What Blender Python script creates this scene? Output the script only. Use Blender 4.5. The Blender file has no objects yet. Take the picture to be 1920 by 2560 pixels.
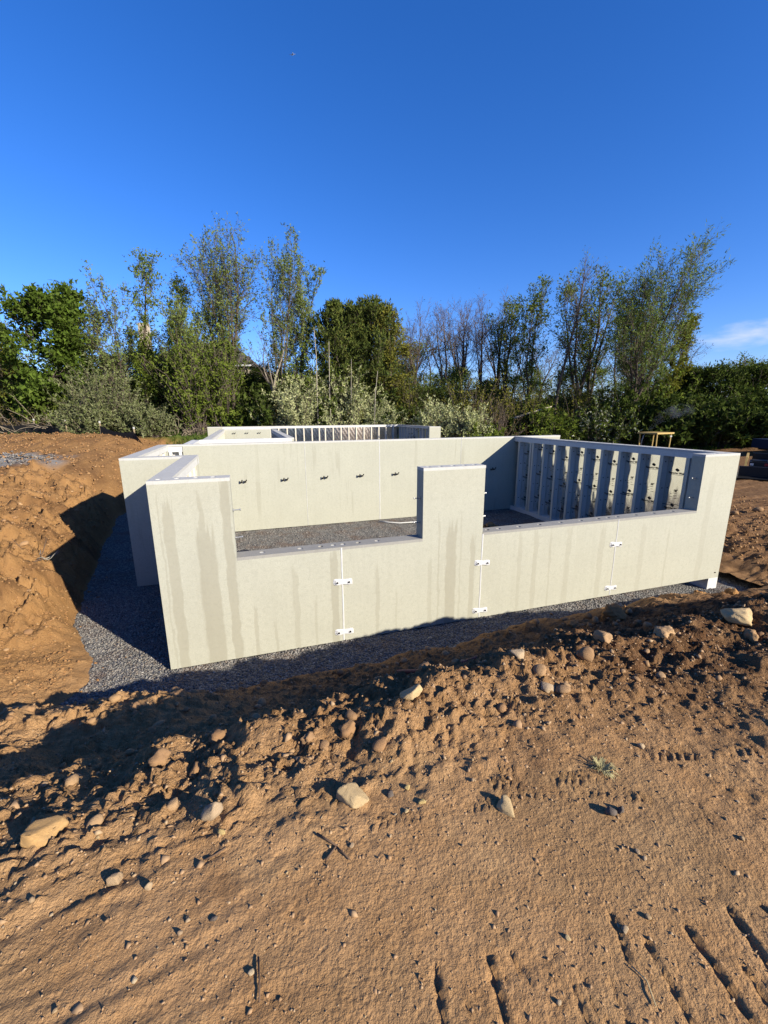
import bpy, bmesh, math, random
import numpy as np
from mathutils import Vector, Matrix

# ---------------------------------------------------------------- camera, sky, sun, exposure
scene = bpy.context.scene
cam_data = bpy.data.cameras.new('camera')
cam = bpy.data.objects.new('camera', cam_data)
scene.collection.objects.link(cam)
scene.camera = cam
cam_data.sensor_fit = 'HORIZONTAL'
cam_data.sensor_width = 36.0
cam_data.lens = 1051.66 / 1920 * 36.0
cam_data.clip_start = 0.05
cam_data.clip_end = 9000
PITCH, ROLL, CAM_H = 0.22827, -0.00609, 3.4394
_f = Vector((0, math.cos(PITCH), -math.sin(PITCH)))
_r0 = Vector((1, 0, 0)); _u0 = _r0.cross(_f)
_r = _r0 * math.cos(ROLL) + _u0 * math.sin(ROLL)
_u = -_r0 * math.sin(ROLL) + _u0 * math.cos(ROLL)
cam.matrix_world = Matrix(((_r.x, _u.x, -_f.x, 0), (_r.y, _u.y, -_f.y, 0), (_r.z, _u.z, -_f.z, CAM_H), (0, 0, 0, 1)))

SUN_DIR = Vector((1.3595, -0.9595, 0.70)).normalized()
SUN_EL = math.asin(SUN_DIR.z)
SUN_AZ = math.atan2(SUN_DIR.x, SUN_DIR.y)
world = bpy.data.worlds.new('World'); scene.world = world; world.use_nodes = True
wn, wl = world.node_tree.nodes, world.node_tree.links
for n_ in list(wn): wn.remove(n_)
sky = wn.new('ShaderNodeTexSky'); sky.sky_type = 'NISHITA'; sky.sun_disc = False
sky.sun_elevation = SUN_EL; sky.sun_rotation = SUN_AZ
sky.air_density = 1.0; sky.dust_density = 0.3; sky.ozone_density = 3.0; sky.altitude = 100
hsv = wn.new('ShaderNodeHueSaturation'); hsv.inputs['Saturation'].default_value = 1.17; hsv.inputs['Value'].default_value = 1.0
bg = wn.new('ShaderNodeBackground'); bg.inputs['Strength'].default_value = 0.059
wo = wn.new('ShaderNodeOutputWorld')
tint = wn.new('ShaderNodeMixRGB'); tint.blend_type = 'MULTIPLY'; tint.inputs['Fac'].default_value = 1
tint.inputs['Color2'].default_value = (1.06, 1.14, 1.62, 1)
wl.new(sky.outputs[0], tint.inputs['Color1']); wl.new(tint.outputs[0], hsv.inputs['Color'])
# a thin cloud low over the trees on the right
tc = wn.new('ShaderNodeTexCoord')
CD = Vector((0.632, 0.763, 0.131)).normalized()
CR = Vector((CD.y, -CD.x, 0)).normalized(); CU = CR.cross(CD)
def wdot(vec):
    d_ = wn.new('ShaderNodeVectorMath'); d_.operation = 'DOT_PRODUCT'
    wl.new(tc.outputs['Generated'], d_.inputs[0]); d_.inputs[1].default_value = vec; return d_.outputs['Value']
def wmath(op, a, b):
    m_ = wn.new('ShaderNodeMath'); m_.operation = op
    for i_, s_ in enumerate((a, b)):
        if isinstance(s_, (int, float)): m_.inputs[i_].default_value = s_
        else: wl.new(s_, m_.inputs[i_])
    return m_.outputs[0]
cx_, cy_ = wdot(CR), wdot(CU)
ex = wmath('POWER', wmath('ABSOLUTE', wmath('DIVIDE', cx_, 0.085), 0), 2.0)
ey = wmath('POWER', wmath('ABSOLUTE', wmath('DIVIDE', wmath('SUBTRACT', cy_, wmath('MULTIPLY', cx_, 0.08)), 0.021), 0), 2.0)
fall = wmath('SUBTRACT', 1.0, wmath('ADD', ex, ey))
nz = wn.new('ShaderNodeTexNoise'); nz.inputs['Scale'].default_value = 26; nz.inputs['Detail'].default_value = 5
mp = wn.new('ShaderNodeMapping'); mp.inputs['Scale'].default_value = (1, 1, 3.2)
wl.new(tc.outputs['Generated'], mp.inputs['Vector']); wl.new(mp.outputs[0], nz.inputs['Vector'])
cl = wmath('ADD', fall, wmath('MULTIPLY', wmath('SUBTRACT', nz.outputs['Fac'], 0.5), 2.4))
mr = wn.new('ShaderNodeMapRange'); mr.interpolation_type = 'SMOOTHSTEP'
mr.inputs['From Min'].default_value = -0.35; mr.inputs['From Max'].default_value = 1.9; mr.inputs['To Max'].default_value = 0.7
wl.new(cl, mr.inputs['Value'])
front_ = wmath('GREATER_THAN', wdot(CD), 0.0)
mixc = wn.new('ShaderNodeMixRGB'); mixc.inputs['Color2'].default_value = (6.6, 6.8, 7.8, 1)
wl.new(wmath('MULTIPLY', mr.outputs[0], front_), mixc.inputs['Fac'])
wl.new(hsv.outputs[0], mixc.inputs['Color1'])
wl.new(mixc.outputs[0], bg.inputs['Color']); wl.new(bg.outputs[0], wo.inputs['Surface'])

sun_data = bpy.data.lights.new('sun', 'SUN'); sun_data.energy = 5.0; sun_data.angle = math.radians(0.5)
sun_data.color = (1.0, 0.92, 0.755)
sun = bpy.data.objects.new('sun', sun_data); scene.collection.objects.link(sun)
sun.rotation_euler = SUN_DIR.to_track_quat('Z', 'Y').to_euler(); sun.location = (20, -14, 30)

vs = scene.view_settings
vs.view_transform = 'Standard'; vs.look = 'None'; vs.gamma = 1; vs.use_curve_mapping = False
vs.exposure = 1.20
scene.cycles.max_bounces = 6; scene.cycles.diffuse_bounces = 3; scene.cycles.transparent_max_bounces = 8

# ---------------------------------------------------------------- site frame: u runs along the front wall, v away from it
TH = 0.311492
EU = np.array([math.cos(TH), math.sin(TH)]); EV = np.array([-math.sin(TH), math.cos(TH)])
A0 = np.array([-2.97262, 5.20302])
def W2(u, v):
    return A0[0] + u * EU[0] + v * EV[0], A0[1] + u * EU[1] + v * EV[1]
def UV(x, y):
    return (x - A0[0]) * EU[0] + (y - A0[1]) * EU[1], (x - A0[0]) * EV[0] + (y - A0[1]) * EV[1]

def _hash(ix, iy, seed):
    h = (ix.astype(np.int64) * 374761393 + iy.astype(np.int64) * 668265263 + seed * 982451653) & 0x7fffffff
    h = ((h ^ (h >> 13)) * 1274126177) & 0x7fffffff
    return (h ^ (h >> 16)) & 0x7fffffff
def perlin(x, y, seed=0):
    x = np.asarray(x, float); y = np.asarray(y, float)
    ix = np.floor(x); iy = np.floor(y); fx = x - ix; fy = y - iy
    sx = fx * fx * fx * (fx * (fx * 6 - 15) + 10); sy = fy * fy * fy * (fy * (fy * 6 - 15) + 10)
    def g(a, b):
        t = _hash(ix + a, iy + b, seed) * (2 * math.pi / 0x7fffffff)
        return np.cos(t) * (fx - a) + np.sin(t) * (fy - b)
    n0 = g(0, 0) * (1 - sx) + g(1, 0) * sx
    n1 = g(0, 1) * (1 - sx) + g(1, 1) * sx
    return (n0 * (1 - sy) + n1 * sy) * 1.5
def cells(x, y, seed=0, vec=False):
    """distance to the nearest scattered point: rounded clods"""
    ix = np.floor(x); iy = np.floor(y); best = np.full(np.shape(x), 9.0); idv = np.zeros(np.shape(x))
    for a in (-1, 0, 1):
        for b in (-1, 0, 1):
            h = _hash(ix + a, iy + b, seed); h2 = _hash(ix + a, iy + b, seed + 77)
            dx = ix + a + (h & 1023) / 1023.0 - x; dy = iy + b + (h2 & 1023) / 1023.0 - y
            d = dx * dx + dy * dy; m = d < best
            best = np.where(m, d, best); idv = np.where(m, ((h >> 10) & 1023) / 1023.0, idv)
            if vec: bx = np.where(m, dx, bx if (a, b) != (-1, -1) else dx); by = np.where(m, dy, by if (a, b) != (-1, -1) else dy)
    if vec: return bx, by, idv
    return np.sqrt(best), idv
def sstep(x, a, b):
    t = np.clip((x - a) / (b - a), 0, 1); return t * t * (3 - 2 * t)

def base_height(u, v):
    f = -0.7 - v - 0.10 * perlin(u * 0.9, v * 0.0 + 3.3, 5) - 0.09 * perlin(u * 2.7, v * 1.5, 7)
    f = f - .30 * sstep(u, 4.0, 5.5) * (1 - sstep(u, 9.0, 9.8)) * (1 - sstep(f, 1.2, 2.2)) * -1
    hn = np.interp(f, [-.3, 0, .8, 1.8, 2.5, 2.85, 3.1, 3.5, 5], [-.12, 0, .30, .86, 1.38, 1.70, 1.80, 1.80, 1.80])
    hs = np.interp(f, [-.3, 0, .4, .8, 1.8, 2.5, 2.85, 3.1, 3.5, 5], [-.12, 0, .17, .24, .62, 1.20, 1.66, 1.80, 1.80, 1.80])
    hn = hn + (hs - hn) * sstep(u, 3.2, 5.0)
    hl = np.interp(f, [-.3, .26, .38, .55, .9, 1.25, 1.6, 2.2, 2.6, 2.85, 3.2, 5], [-.12, 0, .27, .44, .68, .85, .93, 1.13, 1.43, 1.66, 1.76, 1.80])
    hf = hl + (hn - hl) * sstep(u, 0.2, 1.3)
    hf = hf * np.interp(u, [-10, 0, 4.6, 5.4, 6.7, 8.6, 9.4, 10, 11.3, 13, 20, 30], [.97, 1, 1.01, 1.07, 1.17, 1.06, .98, .93, .83, .52, .28, .5])
    ul = np.interp(v, [-.9, 0, .5, 1.1, 2.4, 3, 6.8, 10, 28], [-1.3, -1.05, -1.1, -1.45, -1.95, -2.05, -2.7, -3.2, -3.6])
    dl = ul - u + 0.10 * perlin(u * 0.3, v * 0.8, 6)
    h1 = np.interp(dl, [-.3, 0, .15, .5, 1.0, 2.0, 4, 8, 15, 40], [-.12, 0, .30, .75, 1.05, 1.35, 1.6, 1.75, 1.95, 2.15])
    h2 = np.interp(dl, [-.3, 0, .5, 1.0, 2.0, 4, 8, 15, 40], [-.12, 0, .12, .28, .75, 1.40, 1.72, 1.95, 2.15])
    h3 = np.interp(dl, [-.3, 0, .3, .9, 2.0, 4, 10, 40], [-.12, 0, .75, 1.45, 1.85, 1.95, 2.0, 2.15])
    hL = h2 + (h1 - h2) * sstep(v, 0.6, 2.6)
    hL = hL + (h3 - hL) * sstep(v, 6.5, 13)
    hL = hL + .38 * np.exp(-((v - 23 + .25 * (u + 10)) / 4.5) ** 2) * sstep(-u, 3.8, 8)
    dr = u - 11.2
    hR = np.interp(dr, [-.6, 0, 1.0, 3, 10, 16, 30], [-.4, -.2, .05, .2, .25, .5, 1.5])
    db = v - 28.2
    hB = np.interp(db, [-.3, 0, 1.0, 2.4, 30, 100], [-.12, 0, 1.2, 1.95, 2.1, 2.6]) * np.interp(u, [10, 16, 26, 40], [1, .75, .45, .8])
    h = np.maximum(np.maximum(hf, hL), np.maximum(hR, hB))
    h = np.where((f < -.2) & (dl < -.2) & (dr < -.1) & (db < -.2), -0.12 - 0.26 * sstep(u, 8.2, 9.6), h)
    return h

def seg_dist(u, v, a, b):
    ax, ay = a; bx, by = b; dx, dy = bx - ax, by - ay; L = math.hypot(dx, dy)
    t = ((u - ax) * dx + (v - ay) * dy) / (L * L); tc_ = np.clip(t, 0, 1)
    px, py = u - (ax + tc_ * dx), v - (ay + tc_ * dy)
    side = (dx * (v - ay) - dy * (u - ax)) / L
    return np.hypot(px, py), side, t * L
RUTS = []
TREADS = []
def height(u, v, detail=True):
    u = np.asarray(u, float); v = np.asarray(v, float)
    h = base_height(u, v)
    if not detail: return h
    pit = sstep(h, -0.06, 0.08)
    flat = sstep(-v, 4.0, 4.7) * sstep(-u, -4.6, -2.4)          # driven-over dirt beside the camera
    rough = (1 - flat) * pit * (1 - .25 * sstep(-v, .6, 1.2) * sstep(v, -3.5, -3.0) * sstep(u, -.5, 1))
    d = 0.10 * perlin(u * .45, v * .45, 11) * sstep(h, 0.3, 1.2)
    d = d * (1 - 0.75 * flat)
    farm = 1 - .7 * sstep(v, 8, 13)
    rough = rough * farm; pit = pit * farm
    d += rough * (0.055 * perlin(u * 1.7, v * 1.7, 12) + 0.035 * perlin(u * 4.1, v * 4.1, 13))
    lip = np.exp(-((v + 3.75) / 0.55) ** 2) * sstep(u, -3, 0.5)
    pu, pv = perlin(u * 9, v * 9, 24), perlin(u * 9, v * 9, 25); qu, qv = perlin(u * 26, v * 26, 26), perlin(u * 26, v * 26, 27)
    wu, wv = u + .045 * pu + .014 * qu, v + .045 * pv + .014 * qv
    def lumps(fq, seed, thr, R):
        # broken chunks: flat-sided, with a tilted top
        dx, dy, i = cells(wu * fq, wv * fq, seed, True); r = R * (.5 + .5 * (i * 7.3 % 1)); k = np.full(dx.shape, 9.0)
        for q in range(5):
            w = q * 1.2566 + i * 40; k = np.minimum(k, (r - (dx * np.cos(w) + dy * np.sin(w))) * 1.9)
        top = r * (.45 + .4 * (i * 13.7 % 1)) + dx * (i * 23.1 % 1 - .5) * 1.3 + dy * (i * 31.7 % 1 - .5) * 1.3
        return np.clip(np.minimum(k, top), 0, .6) / fq * (i > thr)
    zone = (.55 + .45 * perlin(u * .9, v * .9, 28))
    d += lumps(4.0, 21, .72, .42) * .36 * (rough * .7 + lip * .45) * sstep(zone, .2, .7)
    d += lumps(9.0, 22, .50, .46) * .52 * (rough * .8 + lip * .55)
    d += lumps(19., 23, .35, .48) * .75 * (rough + lip * .8 + .10 * flat * (perlin(u * 1.3, v * 1.3, 31) > .1))
    d += lumps(38., 29, .30, .48) * .80 * (rough + lip * .9 + .22 * flat * sstep(perlin(u * 1.1, v * 1.1, 32), -.2, .3))
    d += (rough + lip * .7) * (.014 * np.abs(perlin(wu * 6, wv * 6, 14)) + .009 * perlin(u * 12, v * 12, 17))
    d += pit * (1 - .6 * flat) * (.007 * perlin(u * 15, v * 15, 15) + .004 * perlin(u * 33, v * 33, 16)) - pit * flat * .007 * sstep(perlin(u * 24, v * 24, 18), .5, .8) * sstep(perlin(u * 2, v * 2, 8), -.1, .3)
    mnd = sstep(v, 7, 11) * (1 - sstep(v, 30, 40)) * sstep(-u, 2.8, 4.0)
    d += mnd * (.10 * np.abs(perlin(u * 1.8, v * 1.3, 19)) + lumps(1.7, 20, .45, .46) * .75 + lumps(3.4, 36, .4, .46) * .8 + .03 * perlin(u * 5, v * 5, 30))
    # scraped streaks that run along the bank on the left, fading towards the wheel-worn part
    st = sstep(-u, -1.7, -0.2) * sstep(-v, 3.9, 4.1)
    wv = v + .10 * perlin(u * 1.2, v * 1.2, 41)
    d += st * (.018 * np.abs(perlin(u * .9, wv * 8, 42)) + .010 * perlin(u * 2.4, wv * 21, 43))
    # loose fallen soil on the left cut bank
    lb = sstep(-u, 1.3, 2.2) * sstep(v, -0.2, 1.0)
    lb = lb * sstep(h, .1, .5) * (1 - sstep(v, 9, 14))
    tz = h * 4.5 + .8 * perlin(u * 1.1, v * 1.1, 46) + .3 * pu; tz = tz - np.floor(tz)
    d += lb * .10 * (sstep(tz, .0, .75) - 1.6 * sstep(tz, .8, 1.0)) * sstep(perlin(u * .7, v * .7, 47), -.3, .2)
    d += lb * .018 * np.sin(v * 44 + 2.5 * perlin(u * 1.5, v * 1.5, 48)) * sstep(perlin(u * .8 + 5, v * .8, 49), .0, .3)
    d += lb * (.24 * (np.abs(perlin(u * 1.3 + .3 * pu, v * 1.9, 51)) - .3) + .12 * (np.abs(perlin(wu * 3.4, wv * 4.2, 52)) - .25))
    d += lb * (lumps(2.4, 53, .45, .46) * .75 + lumps(5.2, 54, .30, .46) * 1.0 + lumps(10., 50, .3, .46) * .9)
    rs = sstep(u, 10.8, 11.8) * sstep(-u, -24, -19) * sstep(v, -5, -3.5)
    d += rs * (lumps(2.2, 55, .55, .46) * .45 + lumps(5.0, 56, .35, .46) * .7 + .09 * np.abs(perlin(wu * 1.7, wv * 2.2, 57)))
    slp = sstep(-v, .7, 1.0) * sstep(v, -3.6, -3.2) * pit
    d += slp * (lumps(5.0, 58, .40, .46) * .8 + lumps(11., 59, .35, .46) * .8 + .05 * np.abs(perlin(wu * 2.2, wv * 2.2, 60)))
    for a, b, w, dep in RUTS:
        ds, side, t = seg_dist(u, v, a, b)
        wob = ds + .006 * perlin(u * 25, v * 25, 61)
        dep = dep * .65; w = w * .8
        d -= dep * np.exp(-(wob / w) ** 4)
        d += dep * .45 * np.exp(-((side - w * 1.5) / (w * .7)) ** 2) * (ds < w * 4) * np.exp(-(ds / (w * 3)) ** 4)
    for a, b, w, dep, per in TREADS:
        ds, side, t = seg_dist(u, v, a, b)
        s = np.sin((t + .6 * np.abs(side)) * 2 * math.pi / per)
        d += dep * np.clip(s * 2.2, -1, 1) * (1 - sstep(ds, w * .75, w)) * (.55 + .9 * np.clip(perlin(u * 4, v * 4, 62), -.5, .6))
    return h + d

# ---------------------------------------------------------------- small builders
COL = scene.collection
def link(o, parent=None):
    COL.objects.link(o)
    if parent is not None: o.parent = parent
    return o
def tag(o, label=None, cat=None, group=None, kind=None):
    if label: o['label'] = label
    if cat: o['category'] = cat
    if group: o['group'] = group
    if kind: o['kind'] = kind
    return o
def empty(name, loc=(0, 0, 0), rz=0.0):
    o = bpy.data.objects.new(name, None); o.empty_display_size = .2
    o.location = loc; o.rotation_euler = (0, 0, rz); return link(o)
def mesh_np(name, verts, faces, k, mat=None, smooth=False):
    """mesh from numpy arrays; every face has k corners"""
    me = bpy.data.meshes.new(name)
    verts = np.asarray(verts, np.float32); faces = np.asarray(faces, np.int32).reshape(-1, k)
    me.vertices.add(len(verts)); me.vertices.foreach_set('co', verts.ravel())
    me.loops.add(faces.size); me.loops.foreach_set('vertex_index', faces.ravel())
    me.polygons.add(len(faces))
    me.polygons.foreach_set('loop_start', np.arange(0, faces.size, k, dtype=np.int32))
    if smooth: me.polygons.foreach_set('use_smooth', np.ones(len(faces), bool))
    me.update(calc_edges=True)
    if mat: me.materials.append(mat)
    return me
class MB:
    """collects boxes, prisms, bars and tubes into one mesh"""
    def __init__(s): s.v = []; s.f = []
    def add(s, v, f):
        o = len(s.v); s.v += [tuple(p) for p in v]; s.f += [tuple(i + o for i in q) for q in f]; return s
    def box(s, x0, x1, y0, y1, z0, z1):
        v = [(x0, y0, z0), (x1, y0, z0), (x1, y1, z0), (x0, y1, z0), (x0, y0, z1), (x1, y0, z1), (x1, y1, z1), (x0, y1, z1)]
        return s.add(v, [(0, 3, 2, 1), (4, 5, 6, 7), (0, 1, 5, 4), (1, 2, 6, 5), (2, 3, 7, 6), (3, 0, 4, 7)])
    def prism(s, poly, y0, y1):
        """poly in x,z (counter-clockwise seen from -y), pulled from y0 to y1"""
        n = len(poly); v = [(x, y0, z) for x, z in poly] + [(x, y1, z) for x, z in poly]
        f = [tuple(range(n)), tuple(range(2 * n - 1, n - 1, -1))]
        f += [(i, i + n, (i + 1) % n + n, (i + 1) % n) for i in range(n)]
        return s.add(v, f)
    def tube(s, pts, rad, n=8, cap=True):
        P = [Vector(p) for p in pts]; R = rad if hasattr(rad, '__len__') else [rad] * len(P)
        v = []; f = []
        for i, p in enumerate(P):
            t = (P[min(i + 1, len(P) - 1)] - P[max(i - 1, 0)]).normalized()
            a = t.cross(Vector((0, 0, 1)) if abs(t.z) < .9 else Vector((1, 0, 0))).normalized(); b = t.cross(a)
            for j in range(n):
                w = 2 * math.pi * j / n; v.append(p + (a * math.cos(w) + b * math.sin(w)) * R[i])
        for i in range(len(P) - 1):
            for j in range(n):
                k = (j + 1) % n; f.append((i * n + j, i * n + k, (i + 1) * n + k, (i + 1) * n + j))
        if cap: f += [tuple(range(n - 1, -1, -1)), tuple(range((len(P) - 1) * n, len(P) * n))]
        return s.add(v, f)
    def mesh(s, name, mat, bevel=0.0, smooth=False):
        me = bpy.data.meshes.new(name)
        if bevel:
            bm = bmesh.new(); vs_ = [bm.verts.new(p) for p in s.v]
            for q in s.f:
                try: bm.faces.new([vs_[i] for i in q])
                except ValueError: pass
            bmesh.ops.bevel(bm, geom=[e_ for e_ in bm.edges if len(e_.link_faces) == 2 and e_.calc_face_angle(0) > .6], offset=bevel, segments=1, affect='EDGES')
            bm.to_mesh(me); bm.free()
        else:
            me.from_pydata(s.v, [], s.f)
        if smooth:
            for p in me.polygons: p.use_smooth = True
        me.materials.append(mat); me.update(); return me
    def obj(s, name, mat, parent=None, bevel=0.0, smooth=False):
        return link(bpy.data.objects.new(name, s.mesh(name, mat, bevel, smooth)), parent)

# ---------------------------------------------------------------- materials
KA = .565   # all painted-on base colours are kept at this share of the values written below
class NT:
    def __init__(s, name, K=None):
        s.K = KA if K is None else K
        s.m = bpy.data.materials.new(name); s.m.use_nodes = True
        s.n = s.m.node_tree.nodes; s.l = s.m.node_tree.links
        s.b = s.n['Principled BSDF']; s.b.inputs['Specular IOR Level'].default_value = .25
        s.tc = None
    def co(s, which='Object', scale=None):
        if s.tc is None: s.tc = s.n.new('ShaderNodeTexCoord')
        o = s.tc.outputs[which]
        if scale is not None:
            m = s.n.new('ShaderNodeMapping'); m.inputs['Scale'].default_value = scale
            s.l.new(o, m.inputs['Vector']); o = m.outputs[0]
        return o
    def noise(s, vec, scale, detail=4, rough=.55, dist=0):
        t = s.n.new('ShaderNodeTexNoise'); t.inputs['Scale'].default_value = scale; t.inputs['Detail'].default_value = detail
        t.inputs['Roughness'].default_value = rough; t.inputs['Distortion'].default_value = dist
        s.l.new(vec, t.inputs['Vector']); return t.outputs['Fac']
    def voro(s, vec, scale, out='Distance', feature='F1'):
        t = s.n.new('ShaderNodeTexVoronoi'); t.inputs['Scale'].default_value = scale; t.feature = feature
        s.l.new(vec, t.inputs['Vector']); return t.outputs[out]
    def ramp(s, fac, stops):
        r = s.n.new('ShaderNodeValToRGB'); e = r.color_ramp.elements
        while len(e) < len(stops): e.new(.5)
        for k, (p, c) in enumerate(stops):
            e[k].position = p; e[k].color = (c, c, c, 1) if isinstance(c, (int, float)) else (*(q_ * s.K for q_ in c), 1)
        s.l.new(fac, r.inputs[0]); return r.outputs[0]
    def mix(s, fac, a, b, mode='MIX'):
        m = s.n.new('ShaderNodeMixRGB'); m.blend_type = mode
        for k, q in (('Fac', fac), ('Color1', a), ('Color2', b)):
            if isinstance(q, (int, float)): m.inputs[k].default_value = q if k == 'Fac' else (q, q, q, 1)
            elif isinstance(q, tuple): m.inputs[k].default_value = (*(w_ * (1 if mode == 'MULTIPLY' else s.K) for w_ in q), 1)
            else: s.l.new(q, m.inputs[k])
        return m.outputs[0]
    def math(s, op, a, b=0.0):
        m = s.n.new('ShaderNodeMath'); m.operation = op
        for k, q in enumerate((a, b)):
            if isinstance(q, (int, float)): m.inputs[k].default_value = q
            else: s.l.new(q, m.inputs[k])
        return m.outputs[0]
    def attr(s, name):
        a = s.n.new('ShaderNodeAttribute'); a.attribute_name = name; return a.outputs['Fac']
    def island(s):
        return s.n.new('ShaderNodeNewGeometry').outputs['Random Per Island']
    def objrand(s):
        return s.n.new('ShaderNodeObjectInfo').outputs['Random']
    def col(s, c):
        if isinstance(c, tuple): s.b.inputs['Base Color'].default_value = (*(q_ * s.K for q_ in c), 1)
        else: s.l.new(c, s.b.inputs['Base Color'])
        return s
    def rough(s, r, metal=0.0):
        s.b.inputs['Roughness'].default_value = r; s.b.inputs['Metallic'].default_value = metal; return s
    def bump(s, h, strength=.5, dist=.01):
        b = s.n.new('ShaderNodeBump'); b.inputs['Strength'].default_value = strength; b.inputs['Distance'].default_value = dist
        s.l.new(h, b.inputs['Height']); s.l.new(b.outputs[0], s.b.inputs['Normal']); return s
def flat(name, c, r=.6, metal=0.0, var=.12, scale=8):
    t = NT(name); n = t.noise(t.co(), scale, 4)
    t.col(t.mix(n, tuple(x * (1 - var) for x in c), tuple(min(1, x * (1 + var)) for x in c))).rough(r, metal); return t.m

def make_dirt():
    t = NT('dirt'); P = t.co('Object')
    big = t.noise(P, .55, 4, .6); mid = t.noise(P, 5.5, 6, .65); fine = t.noise(P, 60, 4, .7)
    a = t.mix(t.ramp(big, [(.35, 0.), (.65, 1.)]), (.645, .385, .185), (.555, .315, .145))
    a = t.mix(t.ramp(mid, [(.40, 0.), (.72, .75)]), a, (.44, .235, .095))
    a = t.mix(t.math('MULTIPLY', t.attr('orange'), .85), a, t.mix(mid, (.50, .275, .105), (.36, .18, .062)))
    a = t.mix(t.math('MULTIPLY', t.attr('damp_shade'), t.ramp(mid, [(.3, .55), (.6, 1.)])), a, (.165, .082, .038))  # darkens damp soil, and paints shade into the colour of the right bank
    a = t.mix(t.ramp(fine, [(.3, .35), (.5, 0.), (.75, .0)]), a, (.26, .15, .075))
    a = t.mix(t.ramp(t.noise(P, 95, 2), [(.66, 0.), (.74, .5)]), a, (.58, .45, .29))
    gr = t.mix(t.voro(P, 45, 'Color'), (.20, .20, .21), (.42, .41, .40), 'MIX')
    a = t.mix(t.attr('gravel'), a, gr)
    gs = t.mix(t.noise(P, 3, 4), (.05, .10, .018), (.13, .17, .035))
    a = t.mix(t.attr('grass'), a, gs)
    vo = t.ramp(t.voro(t.co('Object'), 48), [(.1, 1.), (.6, 0.)])
    h = t.math('ADD', t.math('ADD', t.math('MULTIPLY', t.noise(P, 32, 6, .75), 1.0), t.math('MULTIPLY', t.noise(P, 130, 3, .6), .6)), t.math('MULTIPLY', t.math('MULTIPLY', vo, t.noise(P, 9, 2)), .55))
    pk = t.attr('packed')
    a = t.mix(t.math('MULTIPLY', pk, t.ramp(t.noise(P, 1.9, 4, .6), [(.46, 0.), (.60, .75)])), a, (.41, .25, .12))
    a = t.mix(t.math('MULTIPLY', pk, t.ramp(t.noise(P, 2.7, 5, .65), [(.52, 0.), (.68, .5)])), a, (.70, .45, .225))
    h = t.math('MULTIPLY', h, t.math('SUBTRACT', 1.0, t.math('MULTIPLY', pk, .62)))
    t.col(a).rough(.95).bump(h, 1.0, .024); t.b.inputs['Specular IOR Level'].default_value = .1
    return t.m
def make_gravel_bed():
    t = NT('gravel'); P = t.co('Object')
    c = t.voro(P, 34, 'Color'); sp = t.n.new('ShaderNodeSeparateColor'); t.l.new(c, sp.inputs[0])
    a = t.ramp(sp.outputs[0], [(0, (.17, .165, .16)), (.5, (.31, .30, .28)), (1, (.52, .49, .44))])
    d = t.voro(P, 34)
    a = t.mix(t.ramp(d, [(.35, 0.), (.75, .8)]), a, (.07, .065, .06))
    a = t.mix(t.ramp(t.noise(P, 1.6, 4), [(.5, 0.), (.66, .6)]), a, (.22, .13, .085))
    h = t.math('SUBTRACT', 1.0, d)
    t.col(a).rough(.9).bump(h, 1.0, .03); return t.m
def make_stone(name, cols, rough=.85, scale=6):
    t = NT(name); P = t.co('Object'); r = t.objrand() if len(cols) > 2 else t.noise(P, 1.0)
    a = t.ramp(r, [(k / max(1, len(cols) - 1), c) for k, c in enumerate(cols)])
    n = t.noise(P, scale, 6, .65)
    a = t.mix(t.ramp(n, [(.3, .6), (.6, 0.)]), a, t.mix(.5, a, (.20, .12, .06)))
    t.col(a).rough(rough).bump(t.noise(P, scale * 4, 6, .7), .6, .008); return t.m
def make_pebble_mix(name, cols):
    t = NT(name); a = t.ramp(t.island(), [(k / (len(cols) - 1), c) for k, c in enumerate(cols)])
    t.col(t.mix(t.noise(t.co(), 40, 3), a, t.mix(.35, a, (.08, .06, .05)))).rough(.9); return t.m
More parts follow.
